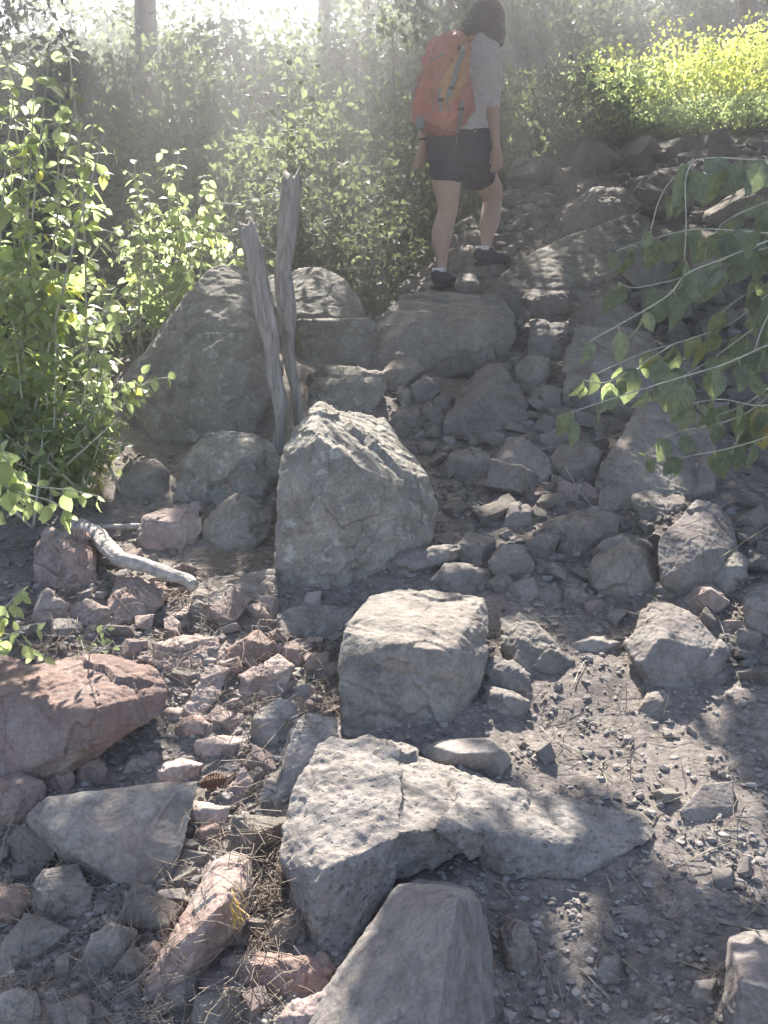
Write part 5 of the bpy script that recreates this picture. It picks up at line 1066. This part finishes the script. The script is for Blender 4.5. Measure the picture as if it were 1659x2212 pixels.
# --- close leafy branches
def branch(label, lines, leafpx, seed, y0, mat, gap=.05, droop=1.3, extra=None, w=2.6, lit=False, wr=.72, hang=1.0, shade_lit=0):
    r = np.random.default_rng(seed); root = empty('leafy_branch', tuple(P(lines[0][0][0], lines[0][0][1], y0))); tag(root, label, 'branch'); st = MB(); B = []; D = []; N = []; L = []
    for li, ln in enumerate(lines):
        dy = r.uniform(-.12, .15) if len(lines) > 6 else 0; n = len(ln); tt = np.linspace(0, n - 1, n * 5); uu = np.interp(tt, range(n), [p[0] for p in ln]); vv_ = np.interp(tt, range(n), [p[1] for p in ln])
        for _ in range(4): uu[1:-1] = (uu[:-2] + 2 * uu[1:-1] + uu[2:]) / 4; vv_[1:-1] = (vv_[:-2] + 2 * vv_[1:-1] + vv_[2:]) / 4
        ys = y0 + dy + np.linspace(0, r.uniform(-.15, .1), len(uu)); p = np.array([P(a, b, c) for a, b, c in zip(uu, vv_, ys)]); st.tube(p, np.linspace(w, w * .45, len(p)) / FPX * y0, 6)
        seg = np.linalg.norm(np.diff(p, axis=0), axis=1); cum = np.concatenate([[0], np.cumsum(seg)]); s = r.uniform(.01, gap); ang = r.uniform(0, 3)
        while s < cum[-1] + gap * .4:
            f = min(s, cum[-1]); q = np.array([np.interp(f, cum, p[:, k]) for k in range(3)]); t = np.array([np.interp(min(f + .01, cum[-1]), cum, p[:, k]) for k in range(3)]) - np.array([np.interp(f - .012, cum, p[:, k]) for k in range(3)]); t /= np.linalg.norm(t) + 1e-9
            a_ = np.cross(t, [0, 0, 1.0]); a_ /= np.linalg.norm(a_) + 1e-9; b_ = np.cross(t, a_); ang += 1.57; end = 1 - .45 * (f / cum[-1])
            for sg in (1, -1):
                if r.random() < .12: continue
                o = sg * (a_ * math.cos(ang) + b_ * math.sin(ang)); pe = q + (o * .6 + np.array([0, 0, -.5])) * .012; st.tube([q, (q + pe) / 2 + np.array([0, 0, .002]), pe], [.0011, .001, .0008], 4)
                B.append(pe); D.append(o * .45 + t * .2 + np.array([0, 0, -droop * hang * r.uniform(.3, 1.3)]) + r.normal(size=3) * .2); N.append(np.array([r.normal() * .6, -1 + r.normal() * .5, r.normal() * .5 + .3])); L.append(leafpx / FPX * y0 * r.uniform(.55, 1.15) * end)
            s += gap * r.uniform(.7, 1.3)
    n = len(B); V, F = leaves(np.array(B), np.array(D), np.array(N), np.array(L), r.uniform(wr * .85, wr * 1.15, n), LT_BIG, r.uniform(-.1, .65, n))
    st.build('stems', M['pale_stem'], root); lo = emesh('leaves', V, F, M[mat], root)
    at = lo.data.attributes.new('luv', 'FLOAT_VECTOR', 'POINT'); at.data.foreach_set('vector', np.tile(np.stack([LT_BIG['t'], LT_BIG['s'], [0.0] * 12], 1), (n, 1)).astype(np.float32).ravel())
    if shade_lit: LIT_PTS.append(np.array(B)[np.random.default_rng(3).random(n) < shade_lit])
    if lit: LIT_PTS.append(np.array(B))
branch('drooping branch with large soft green leaves hanging in from the right edge', [
 [(1720,610),(1659,633),(1579,704),(1453,744),(1397,759),(1327,789),(1291,807)],[(1720,720),(1659,745),(1560,790),(1453,820),(1310,865),(1236,890)],[(1720,520),(1560,560),(1478,600),(1367,625),(1335,610)],
 [(1659,520),(1560,560),(1478,590),(1453,633),(1392,671),(1347,696),(1261,744)],[(1730,900),(1659,945),(1568,971),(1473,988)],[(1700,800),(1640,880),(1568,913),(1443,935),(1392,986)],
 [(1730,345),(1659,348),(1560,340),(1498,343),(1478,383),(1483,489),(1478,560)],[(1730,510),(1659,504),(1503,491),(1377,524),(1332,542)],[(1498,343),(1440,400),(1420,440),(1400,520)],
 [(1720,640),(1640,700),(1560,760),(1500,800),(1420,840)],[(1730,760),(1660,840),(1600,880),(1540,900)],[(1700,420),(1620,450),(1560,480),(1520,540),(1530,600)],[(1453,744),(1380,790),(1310,830),(1262,822)],
 [(1730,560),(1680,640),(1640,720),(1620,800)],[(1730,860),(1640,880),(1560,860),(1500,870)],[(1730,420),(1680,470),(1640,540),(1630,600)],[(1730,640),(1690,700),(1640,760),(1590,790)],[(1740,470),(1660,480),(1600,510),(1560,560)],[(1740,820),(1670,860),(1600,930),(1580,980)],[(1740,560),(1690,600),(1600,640),(1540,690)]], 96, 51, 2.15, 'leaf_shade', gap=.062, w=2.2, shade_lit=.12)
branch('low branch with glowing leaves reaching in from the left edge above the bleached log', [
 [(-60,950),(0,975),(40,1030),(70,1050),(120,1055),(170,1062),(212,1072)],[(-60,1010),(0,1045),(60,1070),(110,1080),(150,1110)],[(-60,1100),(10,1090),(60,1075)],[(-40,980),(20,1000),(50,1060),(90,1110)],[(-60,940),(-10,960),(20,985)]], 60, 52, 2.3, 'leaf', gap=.036, droop=.8, lit=True, w=2.2)
branch('small sprig with glowing leaves in front of the pink rocks at the left edge', [
 [(-60,1370),(0,1330),(30,1290),(48,1272)],[(-60,1400),(10,1380),(60,1350),(100,1345)],[(-40,1360),(20,1370),(60,1400),(95,1415)],[(-60,1320),(-10,1300),(20,1330)]], 56, 53, 2.0, 'leaf', gap=.034, droop=.7, lit=True, w=2.0)
branch('young sprout with pale sunlit leaves above the big reddish boulder', [[(190,1440),(195,1400),(215,1365),(235,1352)],[(190,1440),(180,1400),(172,1372)],[(190,1440),(225,1400),(245,1385)]], 34, 54, 2.15, 'leaf_soft', gap=.03, droop=.3, w=1.6, lit=True)
m = MB(); pp = [(1165,588,6.3),(1180,570,6.2),(1225,530,6.1),(1260,508,6.1),(1310,480,6.1),(1345,470,6.1),(1385,456,6.1)]; q = np.array([P(*t) for t in pp]); m.tube(q, np.linspace(.006, .003, 7), 6, jit=.001); o = m.build('dead_branch', M['paleweed'], origin=q[0]); tag(o, 'long thin sunlit branch lying up the dark boulder mass right of the hiker', 'branch')
# ================================================================== THE AIR
def haze():
    x0, x1, y0, y1, z0, z1 = -92, 92, -17, 112, -3.2, 11.9
    V = np.array([(x, y, z) for z in (z0, z1) for y in (y0, y1) for x in (x0, x1)], float)
    o = mesh_np('haze', V, np.array([(0, 2, 3, 1), (4, 5, 7, 6), (0, 1, 5, 4), (2, 6, 7, 3), (0, 4, 6, 2), (1, 3, 7, 5)]), None, smooth=False); o['kind'] = 'stuff'
    m = bpy.data.materials.new('haze'); m.use_nodes = True; nt = m.node_tree; nt.nodes.clear(); out = nt.nodes.new('ShaderNodeOutputMaterial')
    v = nt.nodes.new('ShaderNodeVolumePrincipled'); v.inputs['Color'].default_value = (.93, .93, .96, 1); v.inputs['Density'].default_value = HAZE; v.inputs['Anisotropy'].default_value = .80
    nt.links.new(v.outputs[0], out.inputs['Volume']); o.data.materials.append(m)
HAZE = .032
haze()
